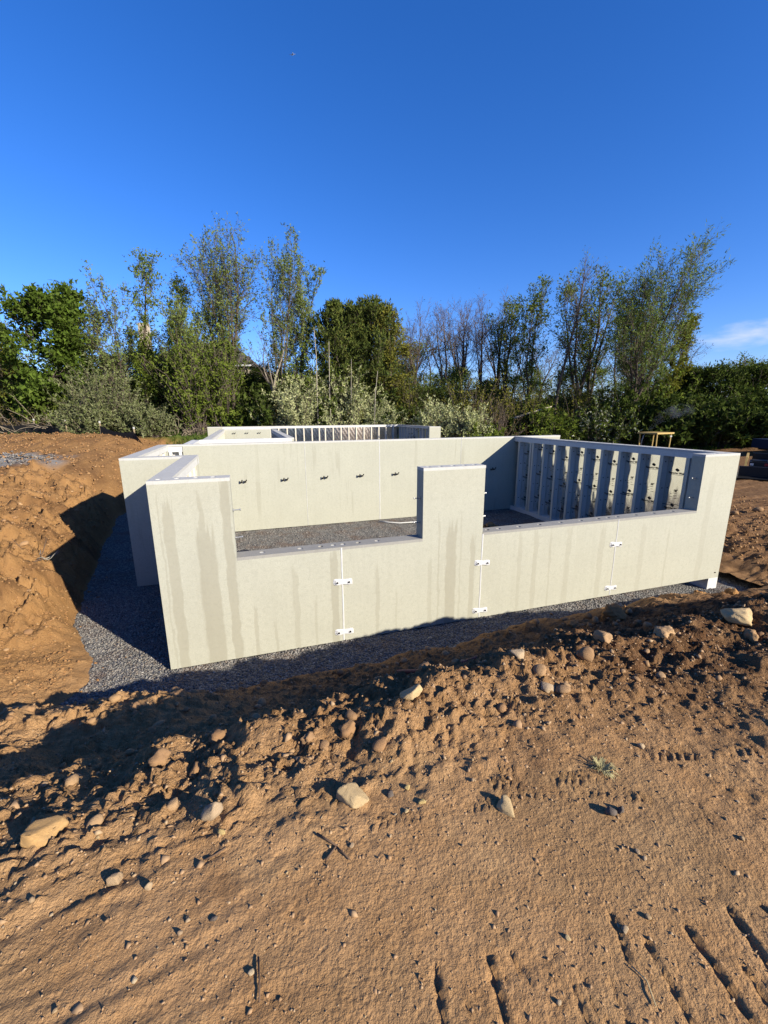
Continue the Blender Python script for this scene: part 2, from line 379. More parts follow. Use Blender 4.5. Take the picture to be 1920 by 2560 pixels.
def make_concrete(name, base, streak=1.0, bands=()):
    t = NT(name); P = t.co('Object')
    rnd = t.objrand()
    off = t.n.new('ShaderNodeVectorMath'); off.operation = 'ADD'; t.l.new(P, off.inputs[0])
    cmb = t.n.new('ShaderNodeCombineXYZ'); t.l.new(t.math('MULTIPLY', rnd, 37.0), cmb.inputs[0]); t.l.new(cmb.outputs[0], off.inputs[1])
    Q = off.outputs[0]
    def sc(v, s):
        m = t.n.new('ShaderNodeMapping'); m.inputs['Scale'].default_value = s; t.l.new(v, m.inputs['Vector']); return m.outputs[0]
    sp = t.n.new('ShaderNodeSeparateXYZ'); t.l.new(P, sp.inputs[0])
    cloud = t.noise(Q, 1.6, 5, .6)
    a = t.mix(t.ramp(cloud, [(.3, 0.), (.7, 1.)]), tuple(c * .95 for c in base), tuple(c * 1.04 for c in base))
    # water runs: long soft-edged vertical stains with ragged tops
    s1 = t.noise(sc(Q, (3.0, 1, .16)), 2.2, 3, .5, .25)
    s2 = t.noise(sc(Q, (11., 1, .30)), 1.7, 3, .5, .15)
    patch = t.noise(sc(Q, (.8, 1, .35)), 1.5, 2)
    m1 = t.math('MULTIPLY', t.ramp(s1, [(.56, 0.), (.58, 1.)]), t.ramp(patch, [(.50, 0.), (.60, 1.)]))
    m2 = t.math('MULTIPLY', t.ramp(s2, [(.62, 0.), (.66, 1.)]), t.ramp(t.noise(sc(Q, (2.5, 1, 1.2)), 1.2, 2), [(.46, 0.), (.6, 1.)]))
    a = t.mix(t.math('MULTIPLY', m1, .40 * streak), a, (base[0] * .66, base[1] * .63, base[2] * .58))
    a = t.mix(t.math('MULTIPLY', m2, .34 * streak), a, (base[0] * .68, base[1] * .67, base[2] * .64))
    bl = t.noise(P, 16, 3, .6); a = t.mix(t.ramp(bl, [(.36, .55), (.5, 0.), (.64, .0)]), a, tuple(c * .86 for c in base)); a = t.mix(t.ramp(t.noise(P, 27, 3, .6), [(.55, 0.), (.66, .5)]), a, tuple(min(1, c * 1.12) for c in base))
    run = t.noise(sc(Q, (6., 1, .12)), 2.0, 2)
    a = t.mix(t.ramp(run, [(.35, .12), (.6, 0.)]), a, tuple(c * .8 for c in base))
    top = t.ramp(t.math('ADD', sp.outputs[2], t.math('MULTIPLY', t.noise(sc(Q, (7, 1, 1)), 1.5, 3), .5)), [(.0, 0.), (1., 0.)])
    if bands:
        X_ = t.math('ADD', sp.outputs[0], t.math('MULTIPLY', t.math('SUBTRACT', t.noise(sc(P, (3, 1, 1.2)), 2.5, 4), .5), .10))
        X_ = t.math('ADD', X_, t.math('MULTIPLY', t.math('SUBTRACT', t.noise(sc(P, (30, 1, 4)), 2.0, 2), .5), .02))
        Z_ = t.math('ADD', sp.outputs[2], t.math('MULTIPLY', t.math('SUBTRACT', t.noise(sc(P, (16, 1, .5)), 1.5, 2), .5), .9))
        tot = None
        for x0, x1, zt, st in bands:
            dx = t.math('ABSOLUTE', t.math('SUBTRACT', X_, (x0 + x1) / 2))
            w = t.n.new('ShaderNodeMapRange'); w.interpolation_type = 'SMOOTHSTEP'; hw = (x1 - x0) / 2
            w.inputs['From Min'].default_value = hw * 1.12 + .004; w.inputs['From Max'].default_value = hw * .85; w.inputs['To Max'].default_value = st; t.l.new(dx, w.inputs['Value'])
            q = t.n.new('ShaderNodeMapRange'); q.interpolation_type = 'SMOOTHSTEP'; q.inputs['From Min'].default_value = zt + .05; q.inputs['From Max'].default_value = zt - .12; t.l.new(Z_, q.inputs['Value'])
            m_ = t.math('MULTIPLY', t.math('MULTIPLY', w.outputs[0], q.outputs[0]), .78); tot = m_ if tot is None else t.math('MAXIMUM', tot, m_)
        a = t.mix(tot, a, (base[0] * .60, base[1] * .555, base[2] * .49))
    pin = t.voro(P, 55); a = t.mix(t.ramp(pin, [(.06, .55), (.13, 0.)]), a, tuple(c * .45 for c in base))
    grit = t.noise(P, 70, 3, .7)
    a = t.mix(t.ramp(grit, [(.34, .55), (.52, 0.)]), a, tuple(c * .72 for c in base))
    a = t.mix(t.ramp(t.noise(P, 34, 2), [(.7, 0.), (.76, .35)]), a, tuple(min(1, c * 1.15) for c in base))
    t.col(a).rough(.88).bump(t.math('ADD', grit, t.math('MULTIPLY', t.noise(P, 9, 4), .6)), .25, .006); return t.m
def make_foil():
    t = NT('foil', 1.0); P = t.co('Object')
    h = t.math('ADD', t.noise(t.co('Object', (1.2, 1, .5)), 7, 4, .6, .8), t.math('MULTIPLY', t.noise(P, 2.2, 2), .8))
    t.col(t.mix(t.noise(P, 3, 3), (.86, .84, .80), (.78, .77, .74))).rough(.13, 1.0).bump(h, .06, .02); return t.m
def make_leaf(name, cols, trans=.3, K=None):
    t = NT(name, K); a = t.ramp(t.island(), [(k / (len(cols) - 1), c) for k, c in enumerate(cols)])
    d = t.n.new('ShaderNodeBsdfDiffuse'); tr = t.n.new('ShaderNodeBsdfTranslucent'); mx = t.n.new('ShaderNodeMixShader')
    mx.inputs[0].default_value = trans
    t.l.new(a, d.inputs[0]); t.l.new(t.mix(.5, a, t.mix(1.0, a, (1.0, 1.1, .5), 'MULTIPLY')), tr.inputs[0])
    t.l.new(d.outputs[0], mx.inputs[1]); t.l.new(tr.outputs[0], mx.inputs[2])
    t.l.new(mx.outputs[0], t.n['Material Output'].inputs['Surface']); t.n.remove(t.b); return t.m
def make_bark(name, c1, c2):
    t = NT(name); P = t.co('Object', (1, 1, .25))
    t.col(t.mix(t.noise(P, 9, 5, .7), c1, c2)).rough(.95).bump(t.noise(P, 22, 4), .6, .02); return t.m

M = {}
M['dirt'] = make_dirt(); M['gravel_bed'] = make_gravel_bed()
M['stones'] = make_pebble_mix('gravel_stones', [(.14, .135, .13), (.23, .22, .21), (.34, .32, .30), (.26, .21, .17), (.52, .49, .45)])
M['crumbs'] = make_pebble_mix('dirt_crumbs', [(.42, .25, .125), (.58, .37, .20), (.50, .30, .155), (.64, .45, .26)])
M['ocrumbs'] = make_pebble_mix('orange_crumbs', [(.32, .16, .06), (.46, .245, .095), (.40, .20, .075), (.52, .31, .14)])
M['conc'] = make_concrete('concrete', (.53, .525, .435))
BANDS = [(.13, .26, 2.35, .55), (.50, .74, 1.95, .62), (.56, .62, 2.45, .5), (.84, .96, 2.62, .6), (.08, .10, 2.5, .35), (1.16, 1.20, .75, .45), (1.42, 1.46, .55, .4), (1.72, 1.80, 1.30, .35), (2.28, 2.39, 1.5, .55), (2.02, 2.05, .9, .35),
         (2.98, 3.04, 1.2, .4), (3.3, 3.33, .8, .3), (4.03, 4.06, 1.75, .4), (4.17, 4.36, 1.72, .62), (4.62, 4.70, 1.50, .5), (4.42, 4.45, 1.9, .3), (3.86, 3.93, 1.2, .3), (5.55, 5.62, 1.48, .3), (5.86, 5.95, 1.5, .34), (6.2, 6.24, 1.45, .35), (6.55, 6.66, 1.48, .3), (7.3, 7.42, 1.45, .3), (8.3, 8.42, 1.4, .25), (9.0, 9.04, 1.2, .3), (9.9, 10.05, 2.3, .22)]
M['conc_front'] = make_concrete('concrete_front', (.53, .522, .435), .25, BANDS)
M['conc_dull'] = make_concrete('concrete_top', (.66, .65, .62), .3)
M['conc_stud'] = make_concrete('concrete_stud', (.80, .79, .76), .2)
M['nailer'] = make_bark('nailer_strip', (.90, .82, .66), (.68, .62, .50))
M['conc_sill'] = make_concrete('concrete_sill', (.40, .385, .355), .3)
M['white'] = flat('sealant', (.70, .70, .72), .7, 0, .22, 14)
M['foam'] = flat('white_foam', (.80, .80, .78), .8)
M['foil'] = make_foil()
M['ink'] = flat('ink', (.015, .015, .017), .6, 0, .05)
M['ink_grey'] = flat('pale_ink', (.30, .29, .28), .6, 0, .05)
M['steel'] = flat('rebar', (.035, .03, .028), .7, .3)
M['zinc'] = flat('zinc', (.55, .55, .56), .45, .8)
M['pvc'] = flat('pvc', (.78, .77, .74), .45)
M['redpipe'] = flat('red_pipe', (.30, .10, .075), .6)
M['yellow_foam'] = flat('yellow_foam', (.75, .62, .20), .8)
M['yellow'] = flat('yellow_paint', (.58, .40, .13), .6)
M['black'] = flat('black_paint', (.015, .015, .016), .5)
M['rubber'] = flat('rubber', (.02, .02, .02), .85)
M['bluep'] = flat('blue_paint', (.014, .032, .08), .5)
M['redp'] = flat('red_paint', (.40, .03, .03), .45)
M['greyp'] = flat('grey_steel', (.28, .27, .25), .5, .3)
M['whitep'] = flat('white_paint', (.75, .75, .73), .5)
M['glass'] = flat('dark_glass', (.02, .025, .03), .1)
M['stucco'] = flat('house_siding', (.55, .46, .34), .85)
M['shingle'] = flat('shingle', (.12, .10, .09), .9, 0, .3, 3)
M['fabric'] = flat('black_fabric', (.012, .012, .013), .8)
M['stake'] = flat('stake_wood', (.45, .36, .22), .85)
M['straw'] = flat('straw', (.55, .45, .25), .85)
M['stick'] = flat('stick_bark', (.16, .10, .065), .9)
M['drygrass'] = flat('dry_grass', (.52, .45, .22), .9)
M['clod'] = make_stone('clod', [(.54, .33, .165), (.42, .235, .112), (.58, .37, .195), (.34, .185, .088)], .95, 9)
M['oclod'] = make_stone('orange_clod', [(.50, .26, .09), (.38, .19, .07), (.45, .25, .10)], .95, 9)
M['rock_orange'] = make_stone('orange_rock', [(.66, .38, .13), (.56, .36, .17)], .8, 5)
M['rock_pale'] = make_stone('pale_rock', [(.72, .53, .28), (.62, .44, .23)], .85, 5)
M['rock_grey'] = make_stone('grey_rock', [(.50, .36, .22), (.58, .43, .28)], .85, 6)
M['rock_white'] = make_stone('white_rock', [(.62, .47, .30), (.52, .37, .22)], .85, 6)
M['rock_dark'] = make_stone('dark_rock', [(.13, .11, .10), (.20, .16, .13)], .85, 6)
M['pebble_y'] = make_stone('yellow_pebble', [(.68, .48, .17), (.60, .46, .22)], .8, 8)
M['pebble'] = make_stone('pebble', [(.60, .42, .24), (.46, .31, .19), (.74, .58, .37), (.52, .34, .19), (.70, .52, .27)], .85, 8)

# ---------------------------------------------------------------- ground: one sheet to the horizon, finest beside the camera
RUTS = [((1.66,-5.03),(1.62,-5.18),.011,.020),((1.83,-5.05),(1.79,-5.24),.012,.024),((2.15,-5.17),(2.10,-5.36),.007,.012),
    ((2.32,-5.18),(2.26,-5.42),.009,.018),((2.48,-5.19),(2.42,-5.48),.012,.024),((2.66,-5.20),(2.58,-5.46),.015,.026),((1.72,-5.10),(1.71,-5.17),.007,.012),
    ((2.28,-5.08),(2.23,-5.19),.010,.016),((2.54,-5.32),(2.52,-5.39),.010,.018),((2.03,-5.19),(2.01,-5.26),.009,.014),((1.895,-5.06),(1.91,-5.14),.010,.016),
    ((2.05,-5.23),(2.06,-5.28),.009,.013),((1.48,-5.10),(1.46,-5.24),.008,.012),((2.78,-5.22),(2.72,-5.44),.011,.020)]
TREADS = [((1.62,-4.52),(2.16,-4.60),.032,.010,.034),((2.20,-4.52),(2.66,-4.64),.040,.012,.036),((2.26,-4.47),(2.42,-4.50),.025,.014,.03),
    ((2.50,-4.66),(2.76,-4.79),.03,.010,.036),((2.88,-4.58),(3.5,-4.74),.045,.012,.045),((2.2,-4.58),(2.7,-4.72),.03,.010,.036)]
def axis(lo, hi, d0, d1, step, near, mid, far):
    a = list(np.arange(d0, d1, step)); c = (d0 + d1) / 2
    x = d1
    while x < hi:
        d = x - c; a.append(x); x += max(step, (near if d < 4 else mid if d < 14 else far) * d)
    b = []; x = d0
    while x > lo:
        d = c - x; x -= max(step, (near if d < 4 else mid if d < 14 else far) * d); b.append(x)
    return np.array(b[::-1] + a)
ua = axis(-900, 900, -.9, 3.7, .0125, .0052, .0095, .07)
va = axis(-5.45, 1500, -5.45, -1.2, .0110, .006, .0078, .06)
va = np.concatenate([[-60, -30, -15, -9, -7, -6.2, -5.9, -5.7, -5.55], va])
UU, VV = np.meshgrid(ua, va)
HH = height(UU.ravel(), VV.ravel())
X, Y = W2(UU.ravel(), VV.ravel())
nu, nv = len(ua), len(va)
idx = np.arange(nu * nv).reshape(nv, nu)
quads = np.stack([idx[:-1, :-1], idx[:-1, 1:], idx[1:, 1:], idx[1:, :-1]], -1).reshape(-1, 4)
und = (base_height(UU.ravel(), VV.ravel()) < -.05) & (UU.ravel() > -4.2) & (UU.ravel() < 11.3) & (VV.ravel() < 28.1)
quads = quads[~und[quads].all(1)]                       # nothing under the gravel floor
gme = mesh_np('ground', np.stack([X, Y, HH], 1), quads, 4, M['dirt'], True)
uu, vv = UU.ravel(), VV.ravel()
def put(name, val):
    a = gme.attributes.new(name, 'FLOAT', 'POINT'); a.data.foreach_set('value', np.clip(val, 0, 1).astype(np.float32))
bh = base_height(uu, vv)
put('orange', sstep(-uu, .3, 2.2) * sstep(vv, -1.0, .4) * .9 + .35 * sstep(vv, 15, 20) * sstep(-uu, 2, 4))
put('damp_shade', .95 * sstep(uu - .9 * (vv + 4.3) + .6 * perlin(uu * 1.5, vv * 1.5, 75), 2.2, 3.9) * sstep(vv, -4.9, -4.2) * sstep(-vv, .8, 1.4) + np.maximum(sstep(uu, 9.5, 12.5) * .85 * sstep(vv, -4.5, -2), .55 * sstep(-vv, .2, 1.4) * sstep(vv, -4.2, -3.4) * sstep(uu, .5, 2)) + .7 * sstep(perlin(uu * .9, vv * .9, 76) + .5 * perlin(uu * 2.6, vv * 2.6, 77), .05, .55) * sstep(-uu, 1.2, 2) + .5 * np.exp(-((uu + 6) / 3.5) ** 2 - ((vv - 13.5) / 1.6) ** 2) + .45 * (np.exp(-((uu - 2.9) / .22) ** 2 - ((vv + 5.0) / .12) ** 2)) + .5 * sstep(perlin(uu * 2.1, vv * 2.1, 79), .3, .6) * sstep(-vv, 4.2, 4.6))  # damp soil patches, with bank shade painted in on the right slope and toe
put('packed', sstep(-vv, 3.95, 4.6) * sstep(-uu, -4.6, -2.8) * (.75 + .5 * perlin(uu * 1.2, vv * 1.2, 78)))
put('gravel', sstep(perlin(uu * .8, vv * 1.1, 71) * .6 + 1.25 - np.hypot((uu + 8.2) / 2.6, (vv - 12.2) / 1.7), .0, .25) * (uu < -4.8))
wx, wy = X, Y
put('grass', sstep(vv + 1.5 * perlin(wx * .4, wy * .4, 72), 28.8, 30.5) * sstep(-uu, -60, 60) + sstep(wy + 1.2 * perlin(wx * .5, wy * .5, 73), 30, 32))
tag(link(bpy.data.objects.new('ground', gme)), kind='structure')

# gravel floor of the excavation
ga = axis(-4.3, 14, -1.6, 6.5, .06, .02, .04, .05); gb = axis(-1.5, 28.4, -1.4, 4.0, .05, .02, .03, .03)
GU, GV = np.meshgrid(ga, gb); gu, gv = GU.ravel(), GV.ravel()
def gravel_z(u, v):
    return .0 - .24 * sstep(u, 8.4, 9.9) * sstep(-v, -1.2, -.3) + .018 * perlin(u * 1.5, v * 1.5, 81) + .02 * perlin(u * 5, v * 5, 82) - .015
gx, gy = W2(gu, gv); gz = gravel_z(gu, gv)
gi = np.arange(len(gu)).reshape(len(gb), len(ga))
gq = np.stack([gi[:-1, :-1], gi[:-1, 1:], gi[1:, 1:], gi[1:, :-1]], -1).reshape(-1, 4)
tag(link(bpy.data.objects.new('gravel', mesh_np('gravel', np.stack([gx, gy, gz], 1), gq, 4, M['gravel_bed'], True))), kind='structure')

def ico(sub):
    bm = bmesh.new(); bmesh.ops.create_icosphere(bm, subdivisions=sub, radius=1)
    v = np.array([p.co[:] for p in bm.verts]); f = np.array([[q.index for q in p.verts] for p in bm.faces]); bm.free(); return v, f
ICO1, ICO2, ICO3 = ico(1), ico(2), ico(3)
def scatter_stuff(name, mat, pts, sizes, rng, jit=.35):
    """many tiny angular stones as one mesh"""
    bv = np.array([(1, 0, 0), (-1, 0, 0), (0, 1, 0), (0, -1, 0), (0, 0, 1), (0, 0, -1)], float)
    bf = np.array([(0, 2, 4), (2, 1, 4), (1, 3, 4), (3, 0, 4), (2, 0, 5), (1, 2, 5), (3, 1, 5), (0, 3, 5)])
    n = len(pts); v = bv[None] * (1 + rng.uniform(-jit, jit, (n, 6, 1))) + rng.uniform(-.25, .25, (n, 6, 3))
    v = v * (sizes[:, None, None] * rng.uniform(.55, 1.2, (n, 1, 3)) * np.array([1, 1, .75]))
    a = rng.uniform(0, 6.283, n); t = rng.uniform(-.7, .7, n)
    ca, sa, ct, st = np.cos(a)[:, None], np.sin(a)[:, None], np.cos(t)[:, None], np.sin(t)[:, None]
    y = v[..., 1] * ct - v[..., 2] * st; z = v[..., 1] * st + v[..., 2] * ct; x = v[..., 0]
    v = np.stack([x * ca - y * sa, x * sa + y * ca, z], -1) + pts[:, None, :]
    f = bf[None] + (np.arange(n) * 6)[:, None, None]
    return tag(link(bpy.data.objects.new(name, mesh_np(name, v.reshape(-1, 3), f.reshape(-1, 3), 3, mat))), kind='stuff')
rng = np.random.default_rng(5)
def grav_pts(n, u0, u1, v0, v1):
    u = rng.uniform(u0, u1, n); v = rng.uniform(v0, v1, n)
    z = gravel_z(u, v); ok = z > base_height(u, v) + .005; u, v, z = u[ok], v[ok], z[ok]
    x, y = W2(u, v); return np.stack([x, y, z], 1)
P1 = np.concatenate([grav_pts(17000, -2.6, .1, -1.2, 4.5), grav_pts(9000, .1, 6, -1.0, 0), grav_pts(5000, 6, 10.6, -1.0, 0), grav_pts(9000, .4, 9.5, 4.3, 7.2)])
scatter_stuff('gravel_stones', M['stones'], P1, rng.uniform(.010, .026, len(P1)), rng)
def dirt_pts(n, u0, u1, v0, v1, dens=None):
    u = rng.uniform(u0, u1, n); v = rng.uniform(v0, v1, n)
    if dens is not None:
        k = rng.uniform(0, 1, n) < dens(u, v); u, v = u[k], v[k]
    z = height(u, v); k = z > .06; u, v, z = u[k], v[k], z[k]; x, y = W2(u, v); return np.stack([x, y, z], 1)
lipd = lambda u, v: np.clip(np.exp(-((v + 3.85) / .45) ** 2) + .35 * sstep(v, -4, -3.3) + .25 * sstep(u, 2, 4), 0, 1)
P2 = dirt_pts(17000, -1.3, 6.5, -4.9, -.7, lipd)
scatter_stuff('dirt_crumbs', M['crumbs'], P2, rng.uniform(.004, .013, len(P2)) * np.where(rng.uniform(0, 1, len(P2)) < .10, 2.2, 1), rng)
P3 = dirt_pts(7500, -.6, 4.2, -5.5, -4.0)
scatter_stuff('dirt_grains', M['crumbs'], P3, rng.uniform(.002, .0055, len(P3)) * np.exp(rng.normal(0, .35, len(P3))), rng)
P4 = dirt_pts(9000, -5, -1.2, -.3, 9)
scatter_stuff('dirt_crumbs', M['ocrumbs'], P4, rng.uniform(.010, .034, len(P4)), rng)
P5 = dirt_pts(6000, 10.9, 19, -4, 6)
scatter_stuff('dirt_crumbs', M['ocrumbs'], P5, rng.uniform(.015, .05, len(P5)), rng)

# loose soil on the mound, stones on its gravel patch, and soil spilled over the edges of the gravel floor
P6 = dirt_pts(7000, -16, -3.0, 7, 28)
scatter_stuff('dirt_crumbs', M['ocrumbs'], P6, rng.uniform(.02, .075, len(P6)), rng)
P7 = dirt_pts(2600, -10.4, -5.6, 10.6, 13.8, lambda u, v: (np.hypot((u + 8.2) / 2.6, (v - 12.2) / 1.7) < 1.15).astype(float))
scatter_stuff('gravel_stones', M['stones'], P7 , rng.uniform(.02, .055, len(P7)), rng)
nS = 4200; uS = rng.uniform(-2.6, 10, nS); vS = rng.uniform(-1.1, 6, nS)
ulS = np.interp(vS, [-.9, 0, .5, 1.1, 2.4, 3, 6.8], [-1.3, -1.05, -1.1, -1.45, -1.95, -2.05, -2.7])
kS = ((uS > ulS) & (rng.uniform(0, 1, nS) < np.exp(-(uS - ulS) / .16))) | ((vS < -.15) & (rng.uniform(0, 1, nS) < np.exp(-(vS + .75) / .12)))
uS, vS = uS[kS], vS[kS]; xS, yS = W2(uS, vS)
P8 = np.stack([xS, yS, np.maximum(gravel_z(uS, vS), base_height(uS, vS)) + .004], 1)
scatter_stuff('spilled_soil', M['ocrumbs'], P8, rng.uniform(.008, .04, len(P8)), rng)

# ---------------------------------------------------------------- precast foundation walls
WH, WT = 2.64, .26
def wall_root(u, v, quarter, label, group=None):
    x, y = W2(u, v)
    r = empty('foundation_wall', (x, y, 0), TH + quarter * math.pi / 2)
    return tag(r, label, 'wall', group or 'precast foundation walls')
def holed_beam(name, mat, parent, x0, x1, y0, y1, z0, z1, holes, r=.038, foam=True):
    """a beam whose top face has round holes; each hole a short cup with a pale plug low in it"""
    mb = MB(); pl = MB(); N = 16
    hs = sorted(h for h in holes if x0 + .06 < h[0] < x1 - .06)
    cuts = [x0]
    for i, h in enumerate(hs):
        a = h[0] - .055; b = h[0] + .055
        if a > cuts[-1] + 1e-4: mb.add([(cuts[-1], y0, z1), (a, y0, z1), (a, y1, z1), (cuts[-1], y1, z1)], [(0, 1, 2, 3)])
        cy = h[1]; sq = []
        for j in range(N):
            w = 2 * math.pi * j / N; c, s = math.cos(w), math.sin(w); k = 1 / max(abs(c), abs(s))
            X_, Y_ = c * k, s * k
            sq.append((h[0] + X_ * .055, cy + (Y_ * (y1 - cy) if Y_ > 0 else Y_ * (cy - y0)), z1))
        ci = [(h[0] + r * math.cos(2 * math.pi * j / N), cy + r * math.sin(2 * math.pi * j / N), z1) for j in range(N)]
        lo = [(p[0], p[1], z1 - .045) for p in ci]
        f = []
        for j in range(N):
            k = (j + 1) % N; f += [(j, k, N + k, N + j), (N + j, N + k, 2 * N + k, 2 * N + j)]
        mb.add(sq + ci + lo, f)
        dz = -.012 if (i * 7 + len(hs)) % 3 else -.03
        pl.add([(p[0], p[1], z1 + dz) for p in ci], [tuple(range(N))])
        cuts.append(b)
    if cuts[-1] < x1 - 1e-4: mb.add([(cuts[-1], y0, z1), (x1, y0, z1), (x1, y1, z1), (cuts[-1], y1, z1)], [(0, 1, 2, 3)])
    v = [(x0, y0, z0), (x1, y0, z0), (x1, y1, z0), (x0, y1, z0), (x0, y0, z1), (x1, y0, z1), (x1, y1, z1), (x0, y1, z1)]
    mb.add(v, [(0, 3, 2, 1), (0, 1, 5, 4), (1, 2, 6, 5), (2, 3, 7, 6), (3, 0, 4, 7)])
    o = mb.obj(name, mat, parent)
    if hs: pl.obj('hole_plug', M['foam'], o)
    return o
def sealant(parent, x, z0, z1, w=.022, proud=.006):
    mb = MB(); n = max(3, int((z1 - z0) / .16)); L = []; R_ = []
    rr = random.Random(int(x * 100))
    for i in range(n + 1):
        z = z0 + (z1 - z0) * i / n; d = rr.uniform(-.003, .003); k = w * rr.uniform(.8, 1.15)
        L.append((x - k / 2 + d, z)); R_.append((x + k / 2 + d, z))
    v = [(a, -.002, z) for a, z in L] + [((a + b) / 2, -proud - .004, z) for (a, z), (b, _) in zip(L, R_)] + [(b, -.002, z) for b, z in R_]
    m = n + 1; f = []
    for i in range(n):
        f += [(i, m + i, m + i + 1, i + 1), (m + i, 2 * m + i, 2 * m + i + 1, m + i + 1)]
    mb.add(v, f); return mb.obj('sealant_bead', M['white'], parent, smooth=True)
BR = {}
def bracket(parent, x, z, tilt):
    if not BR:
        mb = MB(); rr = random.Random(4); N = 20; v = []; f = []
        for lay, (sc, y) in enumerate(((1.18, -.002), (1.0, -.012), (.86, -.019))):
            for j in range(N):
                w = 2 * math.pi * j / N; c, s = math.cos(w), math.sin(w)
                ex = math.copysign(abs(c) ** .35, c); ez = math.copysign(abs(s) ** .6, s)
                k = 1 + rr.uniform(-.09, .09)
                v.append((ex * .13 * sc * k, y, ez * .034 * sc * k * (1 + .35 * (abs(ex) > .6))))
        for a in range(2):
            for j in range(N): f.append((a * N + j, a * N + (j + 1) % N, (a + 1) * N + (j + 1) % N, (a + 1) * N + j))
        f.append(tuple(range(2 * N, 3 * N))); mb.add(v, f); BR['p'] = mb.mesh('bracket', M['white'], smooth=False)
        b = MB(); b.tube([(0, -.018, 0), (0, -.028, 0)], .014, 8); b.tube([(0, -.026, 0), (0, -.046, 0)], .007, 6); BR['b'] = b.mesh('bolt', M['steel'])
        rg = MB(); rg.tube([(0, -.016, 0), (0, -.021, 0)], .03, 12); BR['w'] = rg.mesh('washer', M['white'])
    o = link(bpy.data.objects.new('bracket', BR['p']), parent); o.location = (x, 0, z); o.rotation_euler = (0, tilt, 0)
    for s in (-.09, .09):
        b = link(bpy.data.objects.new('bolt', BR['b']), o); b.location = (s, -.004, -.002)
        b = link(bpy.data.objects.new('washer', BR['w']), o); b.location = (s, 0, 0)
def jamb_bolt(parent, x, y, z, dx):
    b = MB(); b.tube([(0, 0, 0), (dx * .10, 0, .002)], .008, 7); b.tube([(dx * .088, 0, .002), (dx * .104, 0, .002)], .016, 6)
    b.tube([(dx * .004, 0, 0), (dx * .012, 0, 0)], .022, 8)
    o = b.obj('bolt', M['zinc'], parent); o.location = (x, y, z); return o
# dowel: two bent bars that stick out of the wall side by side
def dowel_mesh():
    b = MB()
    b.tube([(0, .02, 0), (0, -.055, 0), (.006, -.068, .008), (.012, -.070, .026), (.016, -.068, .050)], .0115, 8)
    b.tube([(0, -.012, 0), (0, -.022, 0)], .019, 8)
    return b.mesh('dowel', M['steel'])
DOW = dowel_mesh()
def dowel_pair(parent, x, z, sc=1.0):
    for k, dx in enumerate((-.05, .055)):
        o = link(bpy.data.objects.new('dowel', DOW), parent); o.location = (x + dx, 0, z + .006 * k); o.scale = (sc, sc, sc); o.rotation_euler = (0, .25 * (k - .5), 0)

